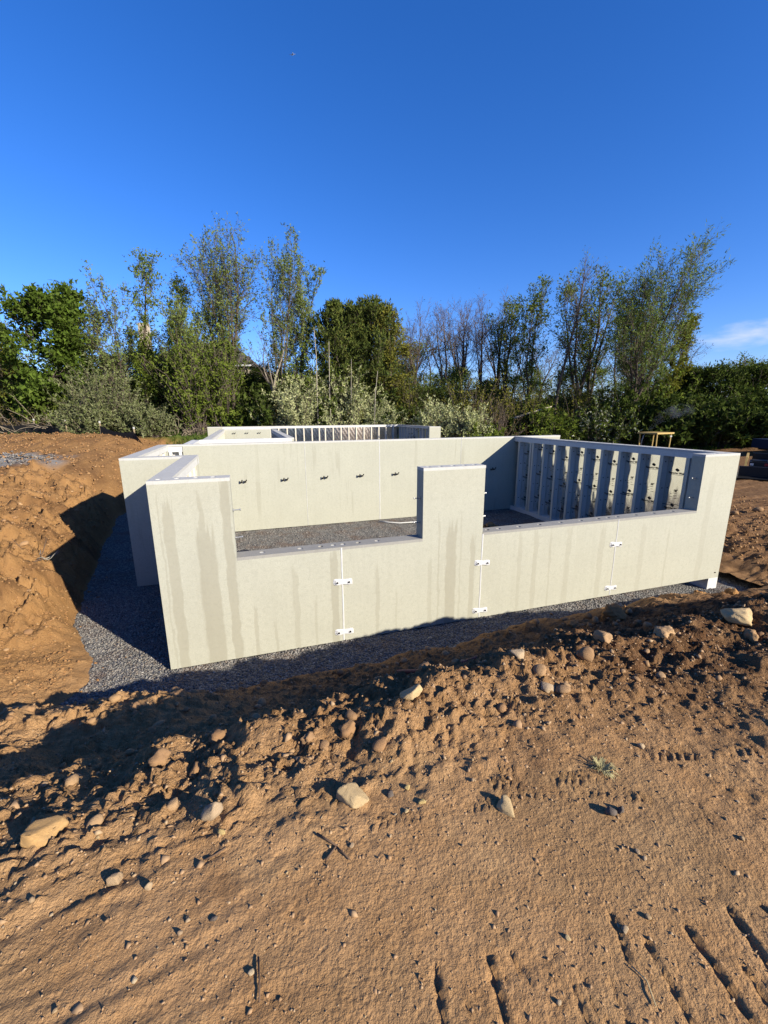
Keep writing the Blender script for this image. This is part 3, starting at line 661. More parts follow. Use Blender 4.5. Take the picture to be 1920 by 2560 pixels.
# wall with concrete studs inside: face at y = 0, studs towards y = WT
STUD = {}
def stud_wall(root, L, z0, z1, studs, joints=(), foil=True, holes=True, x_start=0.0, stud_w=.075, stud_z0=None, print_every=None, bm_mat='conc_dull', bays_foam=(), toph=.17, skin_mat='conc'):
    xs = [x_start] + list(joints) + [L]
    for a, b in zip(xs[:-1], xs[1:]):
        MB().box(a + (.006 if a > x_start else 0), b - (.006 if b < L else 0), 0, .07, z0, z1 - .045).obj('panel', M[skin_mat], root)
    hl = [(x, .15) for x in np.arange(x_start + .35, L - .2, .406)] if holes else []
    holed_beam('top_beam', M[bm_mat], root, x_start, L, 0.0, WT, z1 - .045, z1, hl)
    MB().box(x_start, L, .0705, WT - .004, z1 - toph, z1 - .0455).obj('bond_beam', M['conc_stud'], root)
    sz0 = z0 if stud_z0 is None else stud_z0
    MB().box(x_start, L, .0705, WT - .004, sz0, sz0 + .12).obj('footer_beam', M['conc_stud'], root)
    key = (round(sz0, 2), round(z1, 2), stud_w, toph)
    if key not in STUD:
        h0, h1 = sz0 + .1205, z1 - toph - .0005
        s = MB(); w = stud_w / 2
        s.add([(-w * 1.25, .0925, h0), (w * 1.25, .0925, h0), (w, .245, h0), (-w, .245, h0), (-w * 1.25, .0925, h1), (w * 1.25, .0925, h1), (w, .245, h1), (-w, .245, h1)],
              [(0, 3, 2, 1), (4, 5, 6, 7), (0, 1, 5, 4), (1, 2, 6, 5), (2, 3, 7, 6), (3, 0, 4, 7)])
        n = MB().box(-w - .004, w + .004, .2455, .262, h0, h1)
        ns = MB()
        for z in np.arange(h0 + .2, h1, .42):
            for d in (-.012, .014): ns.box(d - .006, d + .006, .2622, .266, z + d, z + d + .012)
        hh = MB()
        for z in np.arange(h0 + .35, h1, .62):
            for sd in (-1, 1): hh.tube([(sd * (w + .001), .17, z), (sd * (w + .006), .17, z)], .017, 8)
        STUD[key] = (s.mesh('stud', M['conc_stud']), n.mesh('nailer_strip', M['nailer']), ns.mesh('nail_heads', M['zinc']), hh.mesh('conduit_hole', M['ink']))
    S = STUD[key]
    for x in studs:
        o = link(bpy.data.objects.new('stud', S[0]), root); o.location = (x, 0, 0)
        link(bpy.data.objects.new('nailer_strip', S[1]), o); q = link(bpy.data.objects.new('nail_heads', S[2]), o); link(bpy.data.objects.new('conduit_hole', S[3]), o)
    edges = sorted([x_start + .005] + list(studs) + [L - .005])
    k = 0; out = []
    for a, b in zip(edges[:-1], edges[1:]):
        if b - a < .2: continue
        m = M['foam'] if k in bays_foam else (M['foil'] if foil else M['conc_stud'])
        n = 14; nz_ = 26; V = []; F = []
        for j in range(nz_ + 1):
            for i in range(n + 1):
                x = -(b - a) / 2 + .03 + ((b - a) - .06) * i / n; z = sz0 + .122 + (z1 - toph - sz0 - .124) * j / nz_
                V.append((x, .088 + (.0022 * math.sin(i * 1.7 + j * .6 + k) * math.cos(j * .45 + k * 2) + (.0012 + .004 * max(0, 1 - j / 9)) * math.sin(i * .9 - j * 1.3 + k)) * (0 < i < n), z))
        for j in range(nz_):
            for i in range(n):
                q = j * (n + 1) + i; F.append((q, q + n + 1, q + n + 2, q + 1))
        mb = MB(); mb.add(V, F); o = mb.obj('insulation_panel', m, root, smooth=True); o.location = ((a + b) / 2, 0, 0); out.append((o, k)); k += 1
    return out

# ---- front wall with two wide openings
fw = wall_root(0, 0, 0, 'long cream concrete wall in front with two wide window openings and water streaks')
ZS = 1.526; O1a, O1b, O2a, O2b, UB = .985, 3.759, 4.835, 9.675, 10.633
J = [2.453, 4.835, 7.697]
c = .045; g = .006
def fpanel(poly): return MB().prism(poly, 0, WT).obj('panel', M['conc_front'], fw, bevel=.004)
fpanel([(0, 0), (J[0] - g, 0), (J[0] - g, ZS - c), (O1a, ZS - c), (O1a, WH - c), (0, WH - c)])
fpanel([(J[0] + g, 0), (J[1] - g, 0), (J[1] - g, WH - c), (O1b, WH - c), (O1b, ZS - c), (J[0] + g, ZS - c)])
fpanel([(J[1] + g, 0), (J[2] - g, 0), (J[2] - g, ZS - c), (J[1] + g, ZS - c)])
fpanel([(J[2] + g, 0), (UB, 0), (UB, WH - c), (O2b, WH - c), (O2b, ZS - c), (J[2] + g, ZS - c)])
hz = lambda xs: [(x, .135) for x in xs]
holed_beam('sill', M['conc_sill'], fw, O1a + .001, O1b - .001, .0, WT, ZS - c, ZS, hz([1.33, 1.87, 2.17, 2.36, 2.51, 2.75, 3.05]))
holed_beam('sill', M['conc_sill'], fw, O2a + .001, O2b - .001, .0, WT, ZS - c, ZS, hz([5.0, 5.22, 5.62, 6.05, 6.5, 6.95, 7.35, 7.58, 7.80, 8.25, 8.7, 9.2]))
holed_beam('top_beam', M['conc_dull'], fw, 0, O1a, 0, WT, WH - c, WH, hz([.12, .34, .57, .78]))
holed_beam('top_beam', M['conc_dull'], fw, O1b, O2a, 0, WT, WH - c, WH, hz([3.9, 4.1, 4.32, 4.52, 4.7]))
holed_beam('top_beam', M['conc_dull'], fw, O2b, UB, 0, WT, WH - c, WH, hz([9.9, 10.15, 10.4]))
for x, zt in zip(J, (ZS - .01, ZS - .02, ZS - .01)): sealant(fw, x, .01, zt)
for x, z, t in ((2.465, .975, .04), (2.465, .150, .02), (4.85, 1.0, .05), (4.85, .135, .03), (7.70, 1.03, .05), (7.70, .155, .03)): bracket(fw, x, z, t)
for x, z, d in ((O1a, 2.17, 1), (O1a, 1.78, 1), (O1b, 2.155, -1), (O1b, 1.765, -1), (O2b, 2.165, -1), (O2b, 1.775, -1), (O2a, 2.16, 1), (O2a, 1.77, 1)): jamb_bolt(fw, x, .13, z, d)

# ---- wall from the front left corner back to the bump-out
lw = wall_root(0, 3.437, 3, 'short side wall behind the front left pillar with white sunlit studs inside')
stud_wall(lw, 3.17, 0, WH, [.35, .95, 1.55, 2.15, 2.75], foil=False, holes=False, bays_foam=(0, 1, 2, 3, 4, 5))
# ---- bump-out left of it
bf = wall_root(-1.133, 3.44, 0, 'concrete wall piece half in shadow, left of the front left pillar and set back')
stud_wall(bf, 1.393, 0, WH, [.45, 1.05], foil=False, holes=False)
bl = wall_root(-1.133, 7.222, 3, 'side wall of the bump-out that runs back to the long rear garage wall')
stud_wall(bl, 3.519, 0, WH, [.35, .95, 1.55, 2.15, 2.75, 3.3], foil=False, holes=False, bays_foam=(0, 1, 2, 3, 4, 5, 6))
# ---- long smooth wall across the back of the garage
bw = wall_root(-1.133, 7.225, 0, 'long smooth cream wall across the middle with a row of bent steel dowels')
of = 1.133
jb = [2.911 + of, 5.307 + of, 8.256 + of]
xs = [0.64] + jb + [12.355 + of]
for a, b in zip(xs[:-1], xs[1:]):
    MB().box(a + g, b - g, 0, WT, 0, WH - c).obj('panel', M['conc'], bw, bevel=.004)
MB().box(0, .634, .19, WT, 0, WH - c).obj('panel', M['conc_stud'], bw)
MB().box(0, .26, 0, .189, 0, WH - c - .001).obj('corner_post', M['conc'], bw)
for x in (.32, .575): MB().box(x - .04, x + .04, .02, .1895, .001, WH - .20).obj('stud', M['conc_stud'], bw)
MB().box(.262, .634, .02, .189, WH - .199, WH - .046).obj('bond_beam', M['foam'], bw)
holed_beam('top_beam', M['conc_dull'], bw, 0, 12.355 + of, 0, WT, WH - c, WH, [(x, .13) for x in np.arange(.8, 13.2, .6)])
for x, w in zip(jb, (.012, .022, .012)): sealant(bw, x, .01, WH - .01, w)
for u in (1.06, 2.27, 3.49, 4.65, 5.85, 9.51): dowel_pair(bw, u + of, 1.50, 1.55)
# ---- right side wall of the garage: studs and foil panels on view
rw = wall_root(10.633, .263, 1, 'right side wall with grey concrete studs and shiny printed foil panels between them')
panels = stud_wall(rw, 6.96, 0, WH, [v - .263 for v in (.85, 1.47, 2.06, 2.64, 3.22, 3.81, 4.41, 5.02, 5.61, 6.165, 6.285, 6.93)], stud_z0=0.0)
MB().box(-.262, 6.96, -.0035, .275, -.30, -.004).obj('footing', M['conc_stud'], rw)
MB().box(-.263, -.2625, 0.03, .25, -.29, -.03).obj('sealant_patch', M['white'], rw)
b_ = MB(); b_.tube([(-.28, .12, .12), (-.2635, .12, .12)], .012, 8); b_.obj('bolt', M['steel'], rw)
# print on the foil, as on the real sheets: a mark, a name, and rows of fine figures
def text_mesh(body, size, mat):
    cu = bpy.data.curves.new('print', 'FONT'); cu.body = body; cu.size = size; cu.align_x = 'CENTER'; cu.resolution_u = 2; cu.offset = size * .02
    o = bpy.data.objects.new('print', cu); COL.objects.link(o)
    dg = bpy.context.evaluated_depsgraph_get(); me = bpy.data.meshes.new_from_object(o.evaluated_get(dg))
    bpy.data.objects.remove(o); bpy.data.curves.remove(cu); return me
def sheet_print(rows):
    """rows of (kind, z); drawn in x,z facing +y side of the panel (read from inside)"""
    v = []; f = []
    T1 = text_mesh('Superior Walls', .066, None); T2 = text_mesh('18"', .075, None)
    def addt(me, x0, z0):
        o = len(v)
        v.extend((-(p.co.x + x0), 0, p.co.y + z0) for p in me.vertices)
        f.extend(tuple(i + o for i in p.vertices) for p in me.polygons)
    def addp(poly):
        o = len(v); v.extend((-x, 0, z) for x, z in poly); f.append(tuple(range(o, o + len(poly))))
    for kind, z in rows:
        if kind == 'logo':
            addp([(-.050, z + .085), (-.012, z + .122), (.005, z + .105), (-.014, z + .086), (.004, z + .068), (-.013, z + .05)])
            addp([(.050, z + .075), (.012, z + .038), (-.005, z + .055), (.014, z + .074), (-.004, z + .092), (.013, z + .11)])
            addt(T1, 0, z - .015); addp([(-.13, z - .036), (.15, z - .036), (.15, z - .031), (-.13, z - .031)])
        else:
            addt(T2, .03, z)
            for q, (a, b) in enumerate(((-.03, .06), (-.09, -.05), (.0, .05), (-.1, -.03), (.01, .09))):
                zz = z - .035 - .03 * q; addp([(a, zz), (b, zz), (b, zz + .006), (a, zz + .006)])
    me = bpy.data.meshes.new('print'); me.from_pydata(v, [], f); me.materials.append(M['ink']); return me
PR = [sheet_print([('logo', 2.28 - s), ('num', 1.86 - s), ('logo', 1.46 - s), ('num', 1.06 - s), ('logo', .66 - s)]) for s in (0, .10, .18)]
for o, k in panels:
    q = link(bpy.data.objects.new('print', PR[(k * 2) % 3]), o); q.location = (.02, .0965, -.02 * (k % 4))
for z, x in ((1.35, .9), (1.37, 2.1), (1.40, 3.3), (1.42, 4.5), (1.44, 5.5)):
    b_ = MB(); b_.tube([(0, 0, 0), (.27, .012, .01)], .007, 6); t_ = b_.obj('tie_bar', M['steel'], rw); t_.location = (x - .08, .17, z)
# ---- house part behind
hw1 = wall_root(2.62, 9.75, 2, 'near wall of the inner court with white beam blocks between its stud tops')
stud_wall(hw1, 3.02, 0, WH, [.35, .95, 1.55, 2.15, 2.35, 2.75], foil=False, bm_mat='foam', bays_foam=(0, 1, 2, 3, 4, 5, 6))
hw2 = wall_root(2.88, 9.75, 1, 'right wall of the inner court, its inner face in deep shade')
stud_wall(hw2, 9.6, 0, WH, [.35 + .6 * i for i in range(15)], foil=False)
hw3 = wall_root(-.18, 20.4, 3, 'left wall of the inner court with sunlit studs, running away from the viewer')
stud_wall(hw3, 10.6, 0, WH, [.35 + .6 * i for i in range(17)], foil=False)
hw4 = wall_root(-.17, 20.4, 0, 'smooth end wall of the inner court with three pairs of dowels near its top')
MB().box(0, 2.80, 0, WT, 0, WH - c).obj('panel', M['conc'], hw4)
holed_beam('top_beam', M['conc_dull'], hw4, 0, 2.8, 0, WT, WH - c, WH, [])
for x in (.75, 1.45, 2.15): dowel_pair(hw4, x, 2.40, 1.3)
hw5 = wall_root(12.9, 26.76, 2, 'far back wall of the house with dark panels between pale studs')
stud_wall(hw5, 13.2, 0, WH, [.4 + .61 * i for i in range(10)] + [6.35] + [6.9 + .61 * i for i in range(11)], foil=True)
hw6 = wall_root(13.16, 20.0, 1, 'far right end wall with yellow insulation between its studs')
pp = stud_wall(hw6, 6.76, 0, WH, [.35, .95, 1.55, 2.15, 2.75, 3.35, 3.95, 4.55, 5.15, 5.75, 6.35], foil=False)
for o, k in pp[:6:2]: o.data.materials.clear(); o.data.materials.append(M['yellow_foam'])
hw7 = wall_root(12.62, 19.74, 0, 'short sunlit wall end at the far right of the house foundation')
MB().box(0, .8, 0, WT, 0, WH - .045).obj('panel', M['conc'], hw7); holed_beam('top_beam', M['conc_dull'], hw7, 0, .8, 0, WT, WH - .045, WH, [])
hw8 = wall_root(-1.30, 26.5, 0, 'short sunlit wall end at the far left of the house foundation')
MB().box(0, 1.0, 0, WT, 0, WH - .045).obj('panel', M['conc'], hw8); holed_beam('top_beam', M['conc_dull'], hw8, 0, 1.0, 0, WT, WH - .045, WH, [])
hw9 = wall_root(-.50, 9.70, 3, 'left house wall that joins the rear garage wall, seen over its top')
stud_wall(hw9, 2.2, 0, WH, [.35, .95, 1.55], foil=False, bm_mat='foam')

# ---------------------------------------------------------------- trees and shrubs
M['bark'] = make_bark('bark', (.16, .125, .095), (.075, .058, .045))
M['bark_pale'] = make_bark('pale_bark', (.36, .31, .24), (.22, .18, .14))
M['bark_dead'] = make_bark('dead_wood', (.50, .45, .37), (.33, .29, .23))
M['twig'] = flat('twig', (.17, .13, .11), .9)
M['twig_pale'] = flat('pale_twig', (.33, .27, .20), .9)
LEAF = {
 'maple': make_leaf('leaf_maple', [(.11, .175, .026), (.15, .225, .036), (.075, .12, .022), (.19, .26, .055)], .35),
 'spring': make_leaf('leaf_spring', [(0.216, 0.284, 0.079), (0.288, 0.365, 0.105), (0.168, 0.223, 0.063), (0.240, 0.270, 0.095)]),
 'leafy': make_leaf('leaf_green', [(0.156, 0.213, 0.034), (0.221, 0.284, 0.042), (0.124, 0.177, 0.034), (0.273, 0.312, 0.066)]),
 'willow': make_leaf('leaf_willow', [(0.188, 0.259, 0.066), (0.250, 0.329, 0.088), (0.150, 0.210, 0.061), (0.288, 0.364, 0.088)]),
 'yellow': make_leaf('leaf_yellow', [(.22, .23, .03), (.27, .27, .05), (.17, .19, .03)]),
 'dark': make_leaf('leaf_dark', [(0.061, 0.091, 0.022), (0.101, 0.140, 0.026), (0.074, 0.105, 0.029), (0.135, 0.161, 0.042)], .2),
 'cedar': make_leaf('leaf_cedar', [(0.090, 0.125, 0.031), (0.144, 0.175, 0.039), (0.066, 0.100, 0.031), (0.192, 0.194, 0.050)], .15),
 'olive': make_leaf('leaf_olive', [(0.181, 0.182, 0.033), (0.237, 0.227, 0.044), (0.138, 0.143, 0.033)], .2),
 'silver': make_leaf('leaf_silver', [(.33, .34, .18), (.42, .42, .23), (.27, .29, .14), (.22, .25, .10)], .25, 1.0),
 'sage': make_leaf('leaf_sage', [(.24, .26, .13), (.30, .31, .16), (.18, .21, .09), (.14, .17, .05)], .25),
 'brown': make_leaf('leaf_brown', [(.17, .115, .06), (.21, .15, .075), (.12, .09, .045), (.15, .145, .05)], .15),
 'blossom': make_leaf('leaf_blossom', [(.10, .14, .028), (.14, .18, .035), (.09, .12, .026), (.12, .17, .03), (.6, .6, .5)], .2),
}
def unit(v): return v / (np.linalg.norm(v) + 1e-9)
class Tubes:
    def __init__(s): s.v = []; s.f = []; s.n = 0; s.tv = []
    def sliver(s, P, w, g):
        a, b = np.asarray(P[0]), np.asarray(P[-1]); q = np.cross(b - a, g.normal(0, 1, 3)); q = q / (np.linalg.norm(q) + 1e-9) * w; s.tv.append((a - q, a + q, b))
    def add(s, P, R, k):
        P = np.asarray(P); n = len(P); T = np.gradient(P, axis=0); T /= np.linalg.norm(T, axis=1)[:, None] + 1e-9
        ref = np.array([0., 0, 1]) if abs(T[n // 2, 2]) < .8 else np.array([1., 0, 0])
        Aa = np.cross(T, ref); Aa /= np.linalg.norm(Aa, axis=1)[:, None] + 1e-9; B = np.cross(T, Aa)
        w = np.arange(k) * 2 * math.pi / k
        V = P[:, None] + (Aa[:, None] * np.cos(w)[None, :, None] + B[:, None] * np.sin(w)[None, :, None]) * np.asarray(R)[:, None, None]
        i = np.arange(n - 1)[:, None] * k; j = np.arange(k)[None]; q = (j + 1) % k
        s.f.append(np.stack([i + j, i + q, i + k + q, i + k + j], -1).reshape(-1, 4) + s.n)
        s.v.append(V.reshape(-1, 3)); s.n += n * k
    def obj(s, name, mat, parent, fit=None):
        if not s.v: return None
        V = np.concatenate(s.v); Fq = np.concatenate(s.f); tri = np.concatenate([Fq[:, [0, 1, 2]], Fq[:, [0, 2, 3]]])
        if s.tv:
            T_ = np.asarray(s.tv).reshape(-1, 3); tri = np.concatenate([tri, np.arange(len(T_)).reshape(-1, 3) + len(V)]); V = np.concatenate([V, T_])
        if fit is not None: V = fit(V)
        return link(bpy.data.objects.new(name, mesh_np(name, V, tri, 3, mat, True)), parent)
def walk(rng, p, d, L, n, wander, up=0.0):
    P = [p]; d = unit(d)
    for _ in range(n):
        d = unit(d + rng.normal(0, wander, 3) + np.array([0, 0, up])); p = p + d * L / n; P.append(p)
    return np.array(P)
def leaves_obj(rng, pts, dirs, size, aspect, mat, parent, droop=0.0, align=.5, name='crown'):
    n = len(pts)
    if n == 0: return
    pts = np.asarray(pts); D = np.asarray(dirs) * align + rng.normal(0, .6, (n, 3)); D[:, 2] -= droop
    D /= np.linalg.norm(D, axis=1)[:, None]; N = rng.normal(0, 1, (n, 3)); S = np.cross(D, N); S /= np.linalg.norm(S, axis=1)[:, None] + 1e-9
    L = size * rng.uniform(.6, 1.3, (n, 1)); Wd = L * aspect
    V = np.stack([pts - S * Wd * .62, pts + S * Wd * .62, pts + D * L * 1.25], 1).reshape(-1, 3)
    return link(bpy.data.objects.new(name, mesh_np(name, V, np.arange(3 * n), 3, mat)), parent)
def on_path(P, t):
    x = t * (len(P) - 1); i = min(int(x), len(P) - 2); return P[i] + (P[i + 1] - P[i]) * (x - i), unit(P[i + 1] - P[i])

def grow(root, seed, H, lean, CR, sp):
    """trunk, branches and crown of one tree; sp holds the habit of its kind"""
    g = np.random.default_rng(seed)
    TR, BR_ = Tubes(), Tubes(); LP, LD = [], []
    r0 = sp.get('r', .011) * H
    nl = sp.get('leaders', 1); fork = sp.get('fork', .35)
    stems = []
    if nl == 1:
        P = walk(g, np.array([0, 0, -.25]), np.array([lean[0] / H * .8, lean[1] / H, 1]), H * 1.0, 16, sp.get('wander', .05), .02)
        P[:, 0] += (lean[0] - P[-1, 0]) * (np.linspace(0, 1, len(P)) ** 1.3); P[:, 2] *= (H) / max(P[-1, 2], .1)
        stems.append((P, r0 * (1 - np.linspace(0, 1, len(P))) ** .8 + .012, sp.get('start', .3)))
    else:
        P = walk(g, np.array([0, 0, -.25]), np.array([lean[0] / H * .6, 0, 1]), H * fork, 7, sp.get('wander', .05))
        P[:, 0] += (lean[0] * fork * .6 - P[-1, 0]) * np.linspace(0, 1, len(P))
        TR.add(P, r0 * np.linspace(1, .75, len(P)), 8)
        for k in range(nl):
            az = 2 * math.pi * k / nl + g.uniform(-.5, .5); sp_ = sp.get('spread', .3) * g.uniform(.5, 1.2)
            hh = H * (1 - fork) * g.uniform(.72, 1.0) if k else H * (1 - fork)
            Q = walk(g, P[-1], np.array([math.cos(az) * sp_, math.sin(az) * sp_, 1]), hh, 12, sp.get('wander', .06), .04)
            tx = lean[0] if k == 0 else lean[0] * g.uniform(.7, 1.0) + math.cos(az) * CR * .75
            Q[:, 0] += (tx - Q[-1, 0]) * np.linspace(0, 1, len(Q)) * .8
            if k == 0: Q[:, 2] = P[-1, 2] + (Q[:, 2] - P[-1, 2]) * (H - P[-1, 2]) / max(Q[-1, 2] - P[-1, 2], .1)
            stems.append((Q, r0 * (.72 if k == 0 else .55) * (1 - np.linspace(0, 1, len(Q))) ** .8 + .010, sp.get('start2', .1)))
    n1 = max(5, int(sp.get('n1', 20) / (len(stems) ** .6)))
    for P, R, st in stems:
        TR.add(P, R, 8 if R[0] > .06 else 6)
        for i in range(n1):
            t = st + (1 - st) * ((i + g.uniform(0, 1)) / n1) * .97
            p, d = on_path(P, t); tt = (t - st) / (1 - st)
            az = i * 2.4 + g.uniform(-.6, .6)
            ang = math.radians(sp.get('ang', 52) * (1 - .45 * tt) + g.uniform(-9, 9))
            dv = d * math.cos(ang) + np.array([math.cos(az), math.sin(az), 0]) * math.sin(ang)
            shp = sp['shape']; 
            prof = np.interp(tt, shp[0], shp[1])
            L1 = max(.4, CR * sp.get('cr', 1.25) * prof * g.uniform(.65, 1.2)) / (1.0 if len(stems) == 1 else 1.2)
            B1 = walk(g, p, dv, L1, 6, sp.get('bw', .12), sp.get('up', .10))
            BR_.add(B1, np.linspace(max(.012, R[0] * .32 * (1 - t * .6)), .006, len(B1)), 4)
            n2 = max(2, int(sp.get('n2', 5) * min(1.8, L1 / 1.3)))
            for j in range(n2):
                t2 = .25 + .75 * (j + g.uniform(0, 1)) / n2
                p2, d2 = on_path(B1, min(t2, .99)); dv2 = unit(d2 + g.normal(0, .55, 3) + np.array([0, 0, sp.get('up2', .15)]))
                L2 = L1 * g.uniform(.28, .5) * (1.15 - .5 * t2) + .12
                B2 = walk(g, p2, dv2, L2, 3, .14, sp.get('up', .10)); BR_.add(B2, np.linspace(.010, .005, len(B2)), 3)
                n3 = sp.get('n3', 3)
                for q in range(n3):
                    p3, d3 = on_path(B2, g.uniform(.2, 1)); dv3 = unit(d3 + g.normal(0, .5, 3) + np.array([0, 0, sp.get('up3', .1)]))
                    L3 = L2 * g.uniform(.4, .75) + .08
                    B3 = walk(g, p3, dv3, L3, 2, .15, sp.get('up3', .1)); BR_.sliver(B3, .006, g)
                    nlv = g.poisson(sp.get('leaf', 4) * sp.get('lm', 1.5))
                    for _ in range(nlv):
                        a, b = on_path(B3, g.uniform(.05, 1)); LP.append(a + g.normal(0, sp.get('puff', .06), 3)); LD.append(b)
    for (h0, h1, rr, n) in sp.get('ivy', ()):
        P, R, _ = stems[0]
        for _ in range(n):
            t = g.uniform(h0, h1); p, d = on_path(P, t); a = g.uniform(0, 6.283); q = rr * math.sqrt(g.uniform(0, 1)) * (1 - .6 * abs((t - h0) / (h1 - h0) - .45))
            LP.append(p + np.array([math.cos(a) * q, math.sin(a) * q, g.normal(0, .15)])); LD.append(np.array([0, 0, -.6]))
    A_ = np.concatenate(BR_.v); zt = np.percentile(A_[:, 2], 99.8); lx = lean[0]
    mid = lx * np.clip(A_[:, 2] / max(zt, .1), 0, 1) ** 1.25
    hw = np.percentile(np.hypot(A_[:, 0] - mid, A_[:, 1]), 93); kx = np.clip(CR * sp.get('fw', 1.05) / max(hw, .1), .35, 1.7) if sp.get('fit', 1) else 1
    def fit(V):
        V = V.copy(); m_ = lx * np.clip(V[:, 2] / max(zt, .1), 0, 1.05) ** 1.25
        V[:, 2] *= H / zt; V[:, 0] = m_ + (V[:, 0] - m_) * kx; V[:, 1] *= kx; return V
    TR.obj('trunk', M[sp.get('bark', 'bark')], root, fit)
    BR_.obj('branches', M[sp.get('twig', 'twig')], root, fit)
    if LP: leaves_obj(g, fit(np.asarray(LP)), LD, sp.get('size', .14), sp.get('aspect', .5), LEAF[sp.get('leafmat', 'spring')], root, sp.get('droop', 0.0), sp.get('align', .5))

OVAL = ([0, .25, .6, .85, 1], [.45, .9, 1, .7, .3]); TALL = ([0, .3, .7, 1], [.3, .7, .95, .35]); CONE = ([0, .2, .6, 1], [.75, 1, .6, .12])
SP = {
 'maple': dict(fw=.88, shape=OVAL, start=.08, n1=34, n2=7, n3=4, leaf=7.5, size=.23, aspect=.7, leafmat='maple', ang=62, up=.12, puff=.14, r=.014),
 'olive': dict(shape=OVAL, start=.15, n1=26, n2=6, n3=4, leaf=5, size=.18, aspect=.5, leafmat='olive', ang=55, puff=.12),
 'sparse': dict(shape=([0, .3, .7, 1], [.5, 1, 1.05, .5]), cr=1.6, leaders=4, fork=.22, spread=.4, n1=40, n2=6, n3=4, leaf=2.2, size=.15, leafmat='spring', ang=48, up=.12, up2=.3, up3=.2, r=.009),
 'vine': dict(cr=1.5, shape=([0, .5, .75, 1], [.35, .5, 1.1, .7]), start=.32, n1=30, n2=5, n3=3, leaf=4.5, size=.17, leafmat='leafy', ang=46, puff=.12, ivy=((.25, .62, .75, 900), (.05, .4, .9, 900))),
 'tallbare': dict(shape=([0, .3, .65, .9, 1], [.35, .8, 1.2, 1, .6]), cr=1.75, leaders=4, fork=.36, spread=.34, n1=46, n2=6, n3=4, leaf=1.6, size=.14, leafmat='spring', ang=56, up=.09, r=.012, ivy=((.0, .95, .5, 450),)),
 'sparsetall': dict(shape=([0, .3, .7, 1], [.45, .9, 1.1, .6]), cr=1.7, leaders=5, fork=.2, spread=.32, n1=46, n2=6, n3=4, leaf=2.2, size=.14, leafmat='spring', ang=54, up=.10, up2=.25, r=.011),
 'young': dict(shape=TALL, leaders=3, fork=.42, spread=.45, n1=16, n2=3, n3=2, leaf=.7, size=.12, leafmat='spring', ang=38, up=.14, bark='bark_pale', r=.012),
 'cedar': dict(shape=([0, .25, .6, .85, 1], [.9, 1, .85, .6, .3]), cr=1.55, start=.04, n1=66, n2=7, n3=3, leaf=6, size=.22, aspect=.42, leafmat='cedar', ang=58, up=.16, up2=.35, up3=.3, puff=.07, align=1.1),
 'bare': dict(cr=1.7, shape=([0, .4, .8, 1], [.25, .8, 1, .5]), leaders=3, fork=.45, spread=.28, n1=32, n2=6, n3=5, leaf=.12, size=.09, leafmat='brown', ang=42, up=.1, r=.010, wander=.07),
 'bare2': dict(cr=1.6, shape=TALL, start=.4, n1=34, n2=5, n3=4, leaf=.5, size=.1, leafmat='spring', ang=44, up=.1, r=.012, wander=.05),
 'leafy': dict(lm=1.0, cr=1.6, shape=TALL, leaders=3, fork=.3, spread=.3, n1=34, n2=5, n3=3, leaf=4.4, size=.16, leafmat='leafy', ang=42, up=.14, up2=.2, puff=.1),
 'willow': dict(lm=1.0, shape=([0, .3, .7, 1], [.8, 1.1, 1.05, .6]), cr=1.45, leaders=5, fork=.30, spread=.5, n1=58, n2=6, n3=4, leaf=4.6, size=.17, aspect=.28, leafmat='willow', ang=44, up=.10, up2=.2, align=.9, r=.016, puff=.1),
 'yellowgreen': dict(cr=1.5, shape=OVAL, start=.3, n1=28, n2=6, n3=3, leaf=6, size=.15, leafmat='yellow', ang=48, puff=.1),
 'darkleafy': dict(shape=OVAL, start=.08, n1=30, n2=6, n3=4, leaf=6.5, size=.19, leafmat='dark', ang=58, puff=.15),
 'wood_bare': dict(shape=([0, .4, .8, 1], [.3, .8, 1, .5]), start=.35, n1=22, n2=5, n3=3, leaf=.5, size=.12, leafmat='olive', ang=42, up=.1, r=.010, wander=.06),
 'wood_leafy': dict(lm=1.0, shape=TALL, start=.2, n1=26, n2=6, n3=3, leaf=5, size=.2, leafmat='leafy', ang=46, up=.12, puff=.13),
 'wood_dark': dict(shape=OVAL, start=.05, n1=26, n2=6, n3=4, leaf=6, size=.24, leafmat='dark', ang=58, puff=.18),
}
